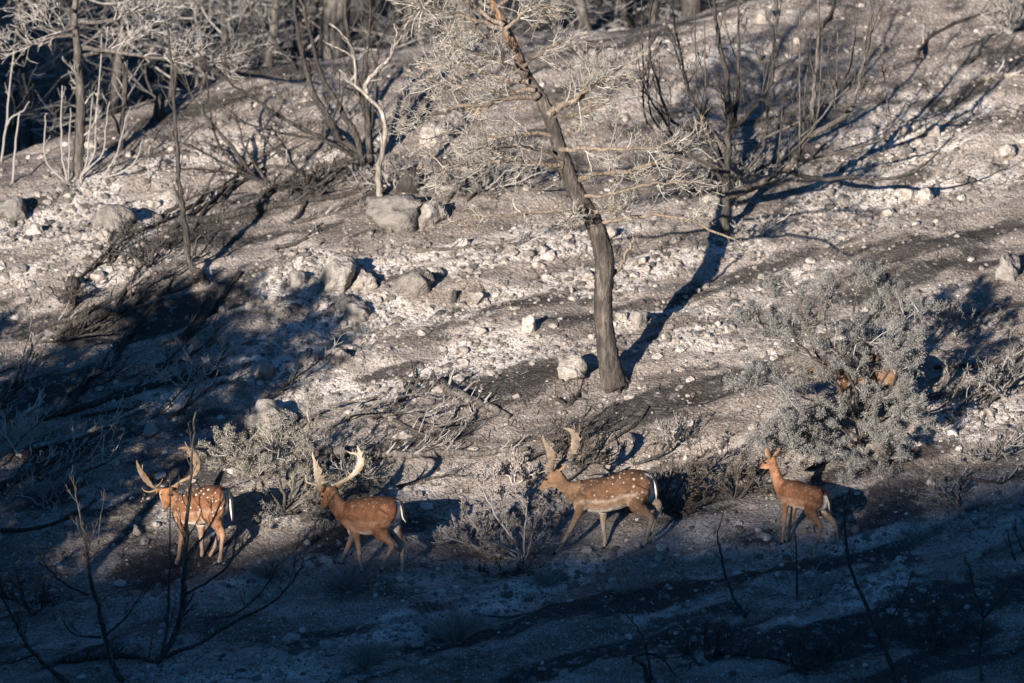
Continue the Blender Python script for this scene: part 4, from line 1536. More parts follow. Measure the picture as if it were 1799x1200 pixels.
stem_tree('burnt_tree', (645, 292), [
    ([(640, 300), (630, 270), (597, 245), (573, 200), (545, 150), (528, 80), (515, 0), (508, -60)], 8.5, 0.2),
    ([(575, 205), (555, 170), (533, 133), (500, 93), (467, 50), (430, 0)], 4.5, 0.6, 8, 0.1),
    ([(638, 290), (625, 235), (590, 180), (560, 115), (545, 60), (530, 0), (520, -50)], 7, -0.3),
    ([(640, 280), (600, 262), (560, 240), (500, 210), (455, 178), (423, 160), (383, 127), (333, 77)], 5.5, -0.5),
    ([(650, 300), (648, 250), (640, 190), (622, 117), (612, 67), (605, 0), (600, -60)], 8, 0.4),
    ([(650, 270), (643, 160), (643, 100), (650, 33), (655, -30)], 5, -0.2),
    ([(648, 240), (660, 150), (665, 80), (690, 40), (705, 10)], 4, 0.2),
    ([(600, 245), (585, 215), (595, 170), (597, 120)], 3, -0.5, 3),
    ([(640, 290), (590, 255), (530, 240), (480, 230), (430, 215), (400, 190)], 3.5, -0.8, 8),
    ([(535, 135), (505, 138), (470, 130), (455, 118)], 3, 0.3, 3, 0.1),
], 'dark fan of burnt stems rising beside the bleached twisted trunk', 'burnt tree', M['burnt'], M['twig_dark'], 13, TW2, 12, 0.55)
stem_tree('dead_tree', (668, 356), [
    ([(669, 362), (667, 330), (665, 300), (675, 250), (672, 200), (643, 167), (613, 140), (596, 120)], 7.5, -0.2, 5),
    ([(645, 168), (642, 150), (655, 132), (675, 112), (687, 97), (694, 75), (697, 58), (690, 40)], 4.5, -0.35, 3, -0.12),
    ([(615, 142), (628, 128), (624, 105), (600, 88), (575, 76)], 3.5, -0.1, 2, -0.15),
    ([(625, 150), (622, 95), (610, 70), (583, 42)], 3.0, -0.3, 3, -0.15),
    ([(694, 80), (702, 70), (706, 62)], 2.2, -0.35, 0, -0.3),
], 'bleached twisted dead trunk standing on the large grey boulder', 'dead tree', M['palebark'], M['twig_pale'], 14, TW1, 2, 0.22)
stem_tree('sapling', (362, 498), [
    ([(365, 502), (350, 482), (333, 460), (325, 400), (318, 360), (313, 300), (308, 217), (302, 143), (297, 83), (292, 40)], 8, 0.1, 16),
    ([(335, 462), (345, 425), (352, 412)], 2.2, -0.1, 1),
], 'slim black sapling with a crooked foot in the dark hollow', 'sapling', M['burnt'], M['twig_dark'], 15, TW1, 10, 0.5)
stem_tree('burnt_tree', (137, 308), [
    ([(137, 318), (138, 270), (141, 230), (140, 160), (135, 90), (130, 0), (128, -70), (126, -160)], 13, 0.1, 4),
    ([(138, 38), (170, 38), (205, 34), (225, 20), (260, 22), (300, 12), (335, -6)], 4.5, -0.5, 14),
    ([(146, 84), (190, 88), (230, 95), (275, 100), (310, 105), (355, 108), (395, 112)], 5, -0.4, 14),
    ([(148, 98), (180, 90), (215, 82), (240, 62), (270, 45), (310, 38)], 4, 0.5, 12),
    ([(130, 62), (95, 66), (60, 76), (25, 86), (0, 92)], 3.6, 0.4, 10),
    ([(130, 20), (95, 10), (60, 5), (30, -10)], 3.6, -0.3, 10),
    ([(132, 48), (110, 55), (85, 45), (60, 20)], 3, 0.1, 8),
], 'tall straight trunk with pale side branches at the forest edge', 'burnt tree', M['greybark'], M['twig_pale'], 16, WISPY, 10, 0.42)
stem_tree('burnt_tree', (215, 262), [
    ([(214, 268), (216, 220), (217, 150), (218, 80), (219, 0), (219, -80)], 5.5, 0.0, 8),
    ([(215, 245), (205, 215), (190, 190)], 3.5, 0.0, 2),
    ([(217, 200), (222, 150), (224, 60), (223, -20)], 3, -0.1, 5),
], 'thin charred trunk next to the tall straight trunk', 'burnt tree', M['burnt'], M['twig_grey'], 17, TW1, 6, 0.5)
FAN = [
    ((22, 322), [([(22, 322), (27, 260), (33, 205), (35, 198)], 3.2, 0.0, 0)], 'short black-footed stake in front of the dark forest'),
    ((2, 285), [([(2, 285), (10, 225), (17, 150), (25, 90), (27, 60)], 3, 0.0, 3), ([(10, 225), (20, 206), (40, 195), (52, 178)], 3, -0.1, 0)], 'pale forked pole at the edge of the dark forest'),
    ((48, 240), [([(48, 240), (60, 212), (80, 175), (95, 151)], 3.4, 0.1, 0)], 'slanting pale stick in front of the dark forest'),
    ((118, 322), [([(118, 322), (85, 290), (78, 260), (80, 205), (82, 200)], 2.6, -0.2, 2), ([(118, 322), (112, 290), (108, 250), (108, 180), (110, 150)], 3.0, 0.0, 2), ([(120, 322), (121, 290), (122, 240), (124, 190)], 2.2, 0.1, 1)], 'upright grey shoots sprouting before the tall straight trunk'),
    ((142, 322), [([(142, 322), (143, 308), (153, 285), (157, 230), (163, 165)], 3.0, 0.1, 2), ([(143, 310), (160, 292), (180, 270), (186, 225), (192, 178)], 2.8, -0.2, 2), ([(150, 300), (165, 270), (170, 200), (177, 110), (178, 60)], 2.6, 0.3, 3)], 'curved grey shoots sprouting behind the tall straight trunk'),
    ((170, 318), [([(170, 318), (190, 298), (205, 270), (215, 235), (222, 200)], 2.6, -0.1, 2), ([(180, 312), (215, 302), (240, 280), (250, 245)], 2.6, -0.2, 2), ([(185, 318), (200, 290), (210, 250), (225, 230)], 2.2, 0.2, 2)], 'low grey shoots bending uphill of the pale gravel edge'),
    ((262, 315), [([(262, 315), (260, 290), (263, 255)], 2.2, 0, 2)], 'single short grey shoot on the gravel edge'),
]
for _i, (_b, _s, _l) in enumerate(FAN):
    stem_tree('burnt_shoots', _b, _s, _l, 'burnt shoots', M['twig_grey'], M['twig_grey'], 40 + _i, TW1, 2, 0.2, thin=0.72)

stem_tree('burnt_shrub', (455, 318), [
    ([(455, 320), (390, 240), (353, 193), (333, 160), (322, 120)], 4.5, 0.2, 6),
    ([(450, 316), (395, 270), (372, 215), (365, 150), (362, 95)], 3, 0.1, 5),
    ([(470, 322), (400, 290), (350, 262), (315, 250), (275, 240)], 3.2, -0.4, 8),
    ([(470, 322), (430, 260), (420, 220), (405, 190)], 3, 0.3, 5),
    ([(480, 322), (520, 300), (470, 250), (440, 215)], 3, 0.5, 5),
    ([(480, 324), (415, 306), (360, 298), (320, 296), (290, 290)], 3, -0.5, 6),
], 'tangled burnt shrub leaning over the fallen dark log', 'burnt shrub', M['burnt'], M['twig_dark'], 18, TW1, 8, 0.45)


stem_tree('dead_tree', (352, 158), [
    ([(352, 160), (362, 120), (350, 70), (345, 20), (350, -30)], 4, 0.2, 9),
    ([(355, 150), (330, 105), (300, 70), (285, 30), (290, -20)], 3.2, -0.1, 9),
    ([(360, 130), (390, 100), (415, 60), (430, 20), (450, -20)], 3.2, 0.1, 9),
    ([(352, 110), (320, 80), (270, 60), (240, 30)], 2.6, 0.4, 8),
    ([(365, 115), (400, 110), (440, 85), (470, 75)], 2.6, -0.2, 8),
], 'pale leafless tree with a fine grey crown on the crest', 'dead tree', M['greybark'], M['twig_grey'], 19, WISPY, 8, 0.5)
stem_tree('dead_tree', (60, 200), [
    ([(60, 235), (55, 150), (50, 80), (40, 20), (38, -30)], 4, 0.2, 9),
    ([(55, 150), (80, 110), (100, 60), (95, 10)], 3, -0.1, 9),
    ([(52, 110), (20, 80), (0, 40), (-20, 10)], 3, 0.3, 9),
], 'grey leafless tree in the top corner before the dark wood', 'dead tree', M['greybark'], M['twig_grey'], 20, WISPY, 8, 0.45)


# ------------------------------------------------------------------ the burnt forest beyond the crest
def forest_tree(px, dy, rpx, h, label, seed, lean=0.0, mat='greybark', tm='twig_grey', nb=16, fine=True):
    rng = np.random.default_rng(seed)
    # stand it dy metres behind the crest, below the line of sight of the given column
    x = 0.0
    for _ in range(4):
        y = float(crest(np.clip(x, -14, 14))) + dy
        x = (px - IMW / 2) * mpp_at(y)
    z = Hs(x, y)
    base = np.array([x, y, z])
    r = rpx * mpp_at(y)
    n = 7
    pts = [base - [0, 0, 0.1]]
    for i in range(n):
        pts.append(pts[-1] + np.array([lean * h / n + rng.normal(0, .04), rng.normal(0, .04), h / n]))
    R = spline(np.concatenate([np.array(pts), np.linspace(r * 1.15, r * 0.4, n + 1)[:, None]], 1), 3)
    t = MB()
    t.tube(R[:, :3], R[:, 3], 9, rough=0.03)
    tw = MB()
    Pm = dict(WISPY)
    Pm.update(rmin=0.0042)
    m = len(R) - 1
    for _ in range(nb):
        tt = rng.uniform(0.08, 0.95)
        i = int(tt * m)
        a = rng.uniform(0, 6.283)
        d = np.array([math.cos(a), math.sin(a), rng.uniform(-0.25, 0.35)])
        grow([tw], R[i, :3], d, rng.uniform(0.6, 1.6), float(np.clip(R[i, 3] * 0.25, 0.010, 0.02)), 0, Pm, rng)
    finish('forest_tree', base, label, 'burnt tree', 'burnt forest behind the crest', [('trunk', t, M[mat]), ('crown', tw, M[tm])])


FT = [  # px column, metres behind the crest, trunk radius px, height, lean, label, material
    (588, 3.2, 26, 8, 0.03, 'thickest grey trunk of the forest edge behind the fan of burnt stems', 'greybark'),
    (828, 3.0, 19, 8, -0.03, 'stout grey trunk half hidden by the pine crown', 'greybark'),
    (1214, 1.6, 17, 7, 0.0, 'stout dark trunk cut off at the top above the spreading burnt tree', 'burnt'),
    (700, 4.5, 8, 7, 0.05, 'dark trunk between the two stoutest forest trunks', 'burnt'),
    (745, 7, 9, 7, -0.04, 'grey trunk deep in the wood above the bleached trunk', 'greybark'),
    (470, 3.5, 8, 7, 0.02, 'grey trunk just behind the crest above the tangled shrub', 'greybark'),
    (395, 3.0, 7, 7, -0.05, 'slanting trunk behind the crest above the slim sapling', 'burnt'),
    (340, 5, 8, 7, 0.06, 'slender trunk in the dark wood above the slim sapling', 'greybark'),
    (285, 4, 7, 7, -0.02, 'slim dark trunk in the wood above the curved shoots', 'burnt'),
    (180, 4, 9, 8, 0.12, 'leaning pale trunk crossing behind the tall straight trunk', 'greybark'),
    (255, 7, 10, 8, 0.0, 'dim trunk deep in the wood beside the thin charred trunk', 'burnt'),
    (95, 6, 9, 8, 0.03, 'dim grey trunk behind the side branches of the tall trunk', 'greybark'),
    (60, 3.5, 7, 7, -0.03, 'dark trunk behind the slanting pale stick', 'burnt'),
    (15, 5, 11, 8, 0.0, 'dark trunk closest to the picture corner', 'burnt'),
    (-30, 4, 9, 8, 0.03, 'dark trunk cut by the edge of the picture', 'burnt'),
    (130, 9, 11, 8, 0.0, 'far dark trunk straight behind the tall one', 'burnt'),
    (310, 10, 12, 8, -0.05, 'far dark trunk behind the thicket of dead branches', 'burnt'),
    (430, 8, 11, 8, 0.03, 'far trunk behind the tangle of grey twigs', 'burnt'),
    (525, 7, 10, 8, 0.0, 'far trunk seen between the fan of burnt stems', 'burnt'),
    (655, 9, 12, 8, 0.0, 'far trunk showing above the bleached twisted tree', 'burnt'),
    (790, 10, 12, 8, 0.03, 'far trunk seen through the pine crown', 'burnt'),
    (880, 6, 9, 7, 0.0, 'trunk behind the top of the leaning pine', 'burnt'),
    (985, 4.5, 9, 7, 0.04, 'trunk beyond the crest beside the pine top', 'greybark'),
    (1060, 3.5, 8, 7, -0.3, 'strongly slanting dead trunk beyond the crest', 'greybark'),
    (1110, 5, 9, 7, 0.0, 'dim trunk beyond the crest above the pale right crown', 'burnt'),
    (1160, 4, 8, 7, 0.02, 'slim trunk beyond the crest near the stout dark one', 'greybark'),
    (560, 11, 13, 8, 0.0, 'farthest broad trunk behind the thickest one', 'burnt'),
    (930, 9, 12, 8, 0.0, 'far broad trunk beyond the pine top', 'burnt'),
]
for _i, (_px, _dy, _r, _h, _ln, _lab, _mt) in enumerate(FT):
    forest_tree(_px, _dy, _r, _h * 0.62, _lab, 100 + _i, _ln, _mt, 'twig_grey', 15 if _dy < 6 else 12)


# burnt pines just outside the picture whose shade falls across the slope
def shade_tree(x, y, hc, rc, seed, label, dens=60):
    """crown of dead twigs round the height hc"""
    rng = np.random.default_rng(seed)
    base = np.array([x, y, Hs(x, y)])
    h = hc + rc * 1.1
    pts = [base - [0, 0, .1]]
    for i in range(6):
        pts.append(pts[-1] + np.array([rng.normal(0, .06), rng.normal(0, .06), h / 6]))
    R = spline(np.concatenate([np.array(pts), np.linspace(.12, .03, 7)[:, None]], 1), 3)
    t, tw = MB(), MB()
    t.tube(R[:, :3], R[:, 3], 9)
    Pm = dict(TWIGGY)
    Pm.update(nch=[10, 7], rmin=0.0105)
    m = len(R) - 1
    for _ in range(dens):
        z = hc + rng.uniform(-1, 1) * rc
        i = int(np.clip(z / h, 0, 1) * m)
        a = rng.uniform(0, 6.283)
        w = math.sqrt(max(0.15, 1 - ((z - hc) / rc) ** 2))
        grow([tw], R[i, :3], np.array([math.cos(a), math.sin(a), rng.uniform(-.15, .3)]), rc * w * rng.uniform(.6, 1.05), 0.024, 0, Pm, rng)
    finish('burnt_pine', base, label, 'burnt tree', None, [('trunk', t, M['burnt']), ('crown', tw, M['twig_dark'])])


SHADE = [(-7.9, -4.2, 4.6, 1.15, 'burnt pine outside the frame down the slope from the spotted buck', 75), (-9.2, -4.5, 5.0, 1.2, 'tall burnt pine outside the frame behind the first', 75), (-8.6, -3.0, 4.9, 1.0, 'burnt pine outside the frame level with the shaded track', 60),
         (-7.5, -3.0, 5.15, .85, 'slim burnt pine outside the frame closest to the corner', 60), (-9.9, -2.0, 4.0, .9, 'burnt pine outside the frame beside the brush', 45), (-10.2, -4.6, 4.3, 1.1, 'outermost burnt pine outside the frame', 60), (-8.9, -5.4, 4.2, 1.0, 'lowest burnt pine outside the frame', 65), (-7.2, -4.7, 5.6, 1.1, 'burnt pine outside the frame nearest the bottom corner', 80)]
for _i, (_x, _y, _h2, _r2, _l2, _d2) in enumerate(SHADE):
    shade_tree(_x, _y, _h2, _r2, 300 + _i, _l2, _d2)


# unseen dead scrub added along the shoulder behind the camera to soften the shade edge
def add_shade_scrub():
    protos = []
    for v in range(3):
        rng = np.random.default_rng(700 + v)
        tw = MB()
        Pm = dict(WISPY)
        Pm.update(rmin=0.008, nch=[7, 4])
        for _ in range(16):
            a = rng.uniform(0, 6.283)
            grow([tw], np.zeros(3), np.array([math.cos(a) * .6, math.sin(a) * .6, 1.0]), rng.uniform(0.5, 1.2), 0.02, 0, Pm, rng)
        flush(v)
        protos.append(tw.mesh('shade_scrub'))
    rng = np.random.default_rng(9)
    for i, x in enumerate(np.arange(-42.5, -24, 0.62)):
        o = link('shade_scrub', protos[i % 3], M['twig_dark'])
        y = RIDGE_Y + rng.uniform(-0.4, 0.4)
        o.location = (x, y, Hs(x, y) - 0.05)
        o.rotation_euler = (0, 0, rng.uniform(0, 6.28))
        k = rng.uniform(0.4, 0.85)
        o.scale = (k, k, k)
        tag(o, 'unseen dead scrub added behind the camera to soften the shade edge', 'dead scrub', 'dead scrub on the shoulder')


add_shade_scrub()

# ------------------------------------------------------------------ bushes
def leaf_sprays(mb, P_, d_, rng, n, ln, wd, spread):
    """short flat leaves round given points: P_ (N,3), d_ (N,3)"""
    N = len(P_)
    idx = np.repeat(np.arange(N), n)
    K = len(idx)
    p = P_[idx] + rng.normal(0, spread, (K, 3))
    d = unit(d_[idx] * 0.6 + rng.normal(0, 0.75, (K, 3)) + UP[None] * 0.15)
    s = unit(np.cross(d, rng.normal(0, 1, (K, 3))))
    L = ln * rng.uniform(0.6, 1.3, K)[:, None]
    w = wd * rng.uniform(0.7, 1.3, K)[:, None]
    v = np.stack([p - s * w * 0.5, p + s * w * 0.5, p + d * L * 0.6 + s * w * 0.6, p + d * L, p + d * L * 0.6 - s * w * 0.6], 1)
    f4 = np.array([[0, 1, 2, 4]])
    f3 = np.array([[4, 2, 3]])
    o = (np.arange(K) * 5)[:, None, None]
    mb.add(v.reshape(-1, 3), quads=(f4[None] + o).reshape(-1, 4), tris=(f3[None] + o).reshape(-1, 3))


def bush(name, base_px, stems, label, cat, wood, leafmat, seed, P, ntw, tl, leaf=None, r0=0.012, twigmat=None, thin=0.7):
    """stems traced in photo pixels carry twigs; leaf = (count per twig point, length, width, scatter)"""
    rng = np.random.default_rng(seed)
    base = ground_at(*base_px)
    parts, tw, fo = [], MB(), MB()
    P = dict(P)
    P['ends'] = []
    for st in stems:
        px, r, dy = st[0], st[1], st[2]
        nn = st[3] if len(st) > 3 else ntw
        pts, rad = traced(base, px, np.linspace(r * thin, max(r * 0.3 * thin, 0.8), len(px)), dy, 4)
        w = rng.normal(0, 0.01, pts.shape)
        w[0] = 0
        pts = pts + w
        b = MB()
        b.tube(pts, rad, 7, rough=0.04)
        parts.append(('stem', b, wood))
        n = len(pts) - 1
        for _ in range(int(nn)):
            t = P.get('from', 0.35) + (1 - P.get('from', 0.35)) * rng.random()
            i = min(int(t * n), n - 1)
            q = pts[i] + (pts[i + 1] - pts[i]) * (t * n - i)
            d = perp_dir(nrm(pts[i + 1] - pts[i]), rng.uniform(0.3, 1.1), rng)
            grow([tw], q, d, tl * rng.uniform(0.5, 1.2), r0 * 0.6, 0, P, rng)
    flush(seed)
    if leaf and P['ends']:
        for pts, d in P['ends']:
            k = pts.shape[1]
            for j in range(1, k):
                leaf_sprays(fo, pts[:, j], unit(pts[:, j] - pts[:, j - 1]), rng, *leaf)
    parts.append(('twigs', tw, twigmat or wood))
    parts.append(('foliage', fo, leafmat))
    return finish(name, base, label, cat, None, parts)


JUN = dict(seg=[4, 3, 2], trop=[0.04, 0.06, 0.05], wob=[0.12, 0.18, 0.2], tip=[0.5, 0.5, 0.5], k=[4, 3, 3], nch=[7, 5], start=[0.2, 0.2], ang=[0.75, 0.75], lr=[0.5, 0.5], rr=[0.6, 0.6], rmin=0.0032, endlvl=1)
JUN['from'] = 0.22
bush('juniper_bush', (1512, 792), [
    ([(1512, 795), (1510, 750), (1505, 690), (1500, 640), (1498, 590), (1500, 540), (1505, 480)], 8, 0.1, 15),
    ([(1515, 790), (1520, 720), (1525, 650), (1530, 590), (1545, 540)], 6, 0.5, 15),
    ([(1508, 745), (1480, 690), (1450, 650), (1420, 620), (1395, 590), (1390, 540)], 7, -0.3, 17),
    ([(1450, 655), (1425, 600), (1405, 560), (1390, 510), (1360, 500)], 5, 0.2, 14),
    ([(1415, 615), (1380, 600), (1350, 580), (1325, 560)], 4, -0.2, 15),
    ([(1505, 740), (1450, 720), (1400, 690), (1350, 670), (1315, 665)], 4.5, -0.5, 18),
    ([(1510, 780), (1460, 770), (1410, 768), (1360, 770), (1332, 775)], 4.5, -0.6, 22),
    ([(1510, 785), (1470, 745), (1430, 740), (1390, 745), (1370, 755)], 4, -0.7, 18),
    ([(1505, 690), (1475, 630), (1455, 590), (1450, 540), (1455, 495)], 5, 0.0, 15),
    ([(1515, 740), (1560, 690), (1580, 640), (1600, 590), (1615, 550)], 5, -0.2, 13),
    ([(1518, 730), (1560, 650), (1585, 600), (1590, 560), (1575, 545)], 4, 0.2, 12),
    ([(1512, 780), (1540, 740), (1575, 725), (1595, 715)], 4, -0.5, 13),
    ([(1514, 790), (1525, 800), (1545, 810), (1565, 806)], 3.5, -0.6, 16),
    ([(1512, 790), (1515, 815), (1520, 835), (1545, 800)], 3.5, -0.7, 9),
    ([(1500, 600), (1530, 560), (1555, 530), (1560, 500)], 4, 0.4, 13),
    ([(1515, 700), (1570, 700), (1590, 690)], 3, -0.4, 6),
    ([(1512, 785), (1480, 785), (1450, 795), (1420, 785), (1390, 790)], 3.5, -0.8, 14),
    ([(1512, 790), (1500, 805), (1492, 828)], 3, -0.7, 8),
    ([(1515, 775), (1545, 768), (1572, 765)], 3, -0.6, 9),
    ([(1510, 770), (1470, 740), (1440, 715), (1400, 720)], 3.5, -0.9, 10),
    ([(1460, 650), (1500, 600), (1540, 610), (1590, 625)], 3, -0.3, 9),
], 'large scorched juniper bush with ash-grey foliage and several stems', 'juniper', M['burnt'], M['leaf_grey'], 61, JUN, 15, 0.32, (8, 0.020, 0.0042, 0.016), 0.012, M['twig_grey'], 0.52)
# bare arching shoots on its far side
stem_tree('dead_branch', (1592, 730), [
    ([(1590, 735), (1600, 685), (1608, 650), (1612, 600), (1618, 550), (1622, 530)], 3.2, -0.1, 4),
    ([(1592, 732), (1625, 685), (1650, 675), (1668, 655)], 2.4, -0.2, 1),
    ([(1592, 700), (1640, 692), (1655, 678), (1668, 655)], 2.2, -0.3, 1),
    ([(1592, 730), (1640, 722), (1668, 705), (1690, 670), (1698, 658)], 2.6, -0.2, 2),
    ([(1594, 728), (1612, 725), (1600, 705)], 2, 0, 1),
], 'bare arching dead shoots leaning out of the juniper', 'dead branch', M['greybark'], M['twig_grey'], 62, TW1, 2, 0.22)

OLV = dict(JUN)
OLV.update(nch=[5, 4], wob=[0.16, 0.22, 0.25], lr=[0.5, 0.5])
OLV['from'] = 0.25
bush('olive_bush', (500, 905), [
    ([(500, 905), (495, 860), (485, 820), (480, 790), (478, 755)], 5, 0.1, 14),
    ([(500, 905), (515, 860), (525, 810), (528, 780)], 4.5, 0.3, 14),
    ([(498, 900), (470, 860), (440, 830), (415, 810), (395, 800)], 4.5, -0.2, 16),
    ([(498, 900), (460, 870), (450, 845), (470, 800)], 4, -0.4, 13),
    ([(502, 900), (530, 870), (540, 845), (545, 800), (548, 770)], 4, -0.1, 13),
    ([(505, 905), (535, 890), (560, 880), (575, 865)], 4, -0.3, 13),
    ([(500, 905), (520, 895), (545, 905), (550, 915)], 3, -0.4, 9),
    ([(500, 900), (480, 895), (465, 900), (455, 908)], 3, -0.3, 8),
    ([(525, 820), (538, 780), (543, 745), (546, 715), (556, 708)], 3, 0.2, 8),
    ([(480, 800), (440, 800), (400, 798), (370, 796)], 3.5, 0.2, 14),
    ([(490, 830), (450, 815), (430, 780), (410, 765)], 3, 0.4, 12),
    ([(505, 880), (560, 850), (600, 840), (625, 845)], 3, 0.4, 9),
], 'dusty olive-grey bush between the two bucks walking apart', 'bush', M['greybark'], M['leaf_olive'], 63, OLV, 12, 0.28, (4, 0.020, 0.0044, 0.014), 0.011, M['twig_grey'])

STR = dict(JUN)
STR.update(seg=[4, 3, 3, 2], k=[4, 3, 3, 3], nch=[9, 7, 4], wob=[0.10, 0.16, 0.2, 0.2], trop=[0.12, 0.16, 0.16, 0.12], lr=[0.5, 0.5, 0.5], start=[0.15, 0.1, 0.1], ang=[0.55, 0.6, 0.6], rr=[0.6, 0.7, 0.7], tip=[.5, .5, .6, .6], rmin=0.0036)
STR['from'] = 0.2
bush('straw_bush', (918, 985), [
    ([(918, 985), (905, 955), (885, 925), (860, 890), (848, 860), (842, 852)], 4, 0.0, 12),
    ([(915, 985), (880, 960), (850, 935), (825, 910), (818, 890)], 3.5, -0.2, 14),
    ([(912, 985), (860, 970), (820, 955), (790, 945), (768, 942)], 3.5, -0.2, 14),
    ([(912, 985), (850, 968), (815, 935), (795, 925)], 3, 0.2, 12),
    ([(920, 985), (920, 950), (925, 915), (920, 885), (905, 868)], 3.5, 0.2, 12),
    ([(922, 985), (935, 945), (945, 915), (950, 890)], 3, 0.0, 12),
    ([(922, 985), (945, 950), (960, 925), (968, 905)], 3, 0.2, 10),
    ([(918, 980), (890, 930), (880, 895), (885, 870)], 3, 0.4, 12),
    ([(915, 985), (895, 960), (870, 960), (850, 950)], 3, -0.4, 12),
    ([(920, 985), (935, 965), (955, 960), (965, 950)], 2.6, -0.3, 8),
], 'rounded straw-coloured dry bush between the two middle bucks', 'bush', M['leaf_straw'], M['leaf_straw'], 64, STR, 15, 0.20, None, 0.007, M['leaf_straw'])
bush('straw_bush', (905, 850), [
    ([(905, 852), (890, 835), (870, 825), (855, 828)], 2.5, -0.1, 10),
    ([(905, 852), (905, 832), (912, 815)], 2.5, 0.1, 10),
    ([(905, 852), (925, 838), (940, 832)], 2.5, 0.0, 9),
    ([(905, 852), (895, 840), (898, 828)], 2.5, 0.2, 9),
], 'low straw tuft just above the rounded straw-coloured bush', 'bush', M['leaf_straw'], M['leaf_straw'], 65, STR, 9, 0.16, None, 0.008, M['leaf_straw'])

BRN = dict(STR)
BRN.update(rmin=0.0036, nch=[6, 5, 3], wob=[0.2, 0.28, 0.3, 0.3])
bush('brown_brush', (1165, 905), [
    ([(1165, 908), (1155, 880), (1140, 860), (1125, 850)], 3, 0.2, 11),
    ([(1165, 908), (1170, 870), (1180, 840), (1185, 815)], 3, 0.3, 13),
    ([(1168, 908), (1195, 880), (1215, 860), (1230, 845)], 3, 0.1, 13),
    ([(1168, 908), (1190, 895), (1215, 890), (1235, 885)], 3, 0.0, 10),
    ([(1165, 908), (1130, 900), (1105, 895), (1085, 885)], 3, 0.3, 10),
    ([(1168, 908), (1200, 850), (1225, 810), (1245, 790)], 3, 0.5, 12),
], 'dark brown brush behind the hind legs of the striding buck', 'brush', M['burnt'], M['leaf_brown'], 66, BRN, 11, 0.26, None, 0.010, M['leaf_brown'])
bush('brown_brush', (1290, 880), [
    ([(1290, 882), (1275, 855), (1260, 835), (1240, 825)], 2.6, 0.2, 9),
    ([(1290, 882), (1295, 850), (1305, 830), (1320, 815)], 2.6, 0.2, 9),
    ([(1290, 882), (1310, 865), (1325, 850), (1335, 845)], 2.6, 0.1, 8),
], 'thin dark brush in front of the doe\'s muzzle', 'brush', M['twig_dark'], M['leaf_brown'], 67, BRN, 9, 0.24, None, 0.009, M['leaf_brown'])

GRY = dict(STR)
GRY.update(nch=[5, 4, 3], wob=[0.16, 0.2, 0.24, 0.24], rmin=0.0038)


def twig_bush(base_px, tips, label, seed, mat='twig_grey', r=3, n=7, tl=0.26, P=GRY, name='dead_bush'):
    rng = np.random.default_rng(seed)
    st = []
    bx, by = base_px
    for (tx, ty) in tips:
        mx, my = bx + (tx - bx) * 0.5 + rng.uniform(-12, 12), by + (ty - by) * 0.55 + rng.uniform(-6, 10)
        st.append(([(bx, by), (bx + (mx - bx) * 0.5, by + (my - by) * 0.45), (mx, my), (tx, ty)], r, rng.uniform(-0.4, 0.5), n))
    bush(name, base_px, st, label, 'dead bush', M[mat], M[mat], seed, P, n, tl, None, 0.010, M[mat])


twig_bush((1768, 700), [(1690, 690), (1705, 660), (1730, 650), (1755, 640), (1790, 645), (1799, 660), (1720, 680), (1675, 705)], 'pale forked dead bush at the edge of the bank beside the juniper', 71, 'twig_grey', 4, 7, 0.22)
twig_bush((1684, 878), [(1620, 868), (1640, 860), (1665, 858), (1600, 880), (1690, 850)], 'low grey dead bush on the lit bank past the doe', 72, 'twig_grey', 2.6, 7, 0.18)
twig_bush((1755, 800), [(1690, 815), (1700, 800), (1720, 790), (1740, 805), (1770, 780)], 'grey dead bush with a crooked black branch on the bank', 73, 'twig_grey', 2.8, 7, 0.18)
twig_bush((30, 800), [(0, 760), (20, 745), (60, 740), (90, 760), (110, 775), (130, 740), (5, 720)], 'pale tangled brush in the lower shade by the picture edge', 74, 'twig_pale', 2.8, 6, 0.28)
twig_bush((95, 900), [(20, 860), (50, 845), (85, 830), (110, 845), (150, 855), (130, 870)], 'grey tangled brush in front of the fallen black pole', 75, 'twig_grey', 2.8, 6, 0.24)
twig_bush((130, 540), [(62, 500), (85, 505), (110, 488), (125, 480), (148, 500), (160, 510)], 'black burnt tuft alone on the pale slope', 76, 'twig_dark', 2.6, 6, 0.14)
twig_bush((330, 680), [(270, 660), (300, 640), (325, 610), (350, 640), (390, 625), (395, 610)], 'thin pale dead bush in the streaked shade', 77, 'twig_pale', 2.2, 5, 0.22)
twig_bush((1010, 815), [(955, 790), (980, 770), (1000, 760), (1040, 765), (1070, 780), (1095, 790), (1060, 800)], 'black twiggy scrub behind the back of the striding buck', 78, 'twig_dark', 2.6, 6, 0.26)
twig_bush((1180, 790), [(1150, 770), (1165, 755), (1190, 745), (1210, 755), (1230, 770), (1245, 790)], 'grey twiggy scrub under the leaning pine', 79, 'twig_grey', 2.2, 5, 0.22)
twig_bush((620, 850), [(580, 820), (600, 800), (640, 810), (660, 820), (690, 830), (650, 850)], 'tangled scrub behind the pale-antlered buck', 80, 'twig_grey', 2.6, 7, 0.24)
twig_bush((690, 330), [(640, 300), (660, 290), (700, 285), (720, 295), (740, 290), (760, 310), (620, 320)], 'matted grey brush behind the large grey boulder', 81, 'twig_grey', 3, 7, 0.26)
twig_bush((1275, 350), [(1215, 290), (1240, 280), (1265, 270), (1300, 290), (1320, 300), (1230, 320), (1310, 320), (1250, 255), (1180, 300)], 'dense grey twiggy shrub at the foot of the spreading burnt tree', 82, 'twig_grey', 3, 9, 0.30)
twig_bush((1320, 420), [(1275, 405), (1300, 390), (1340, 385), (1370, 380), (1390, 375), (1250, 430)], 'pale sprawling twigs below the spreading burnt tree', 83, 'twig_pale', 2, 4, 0.2)
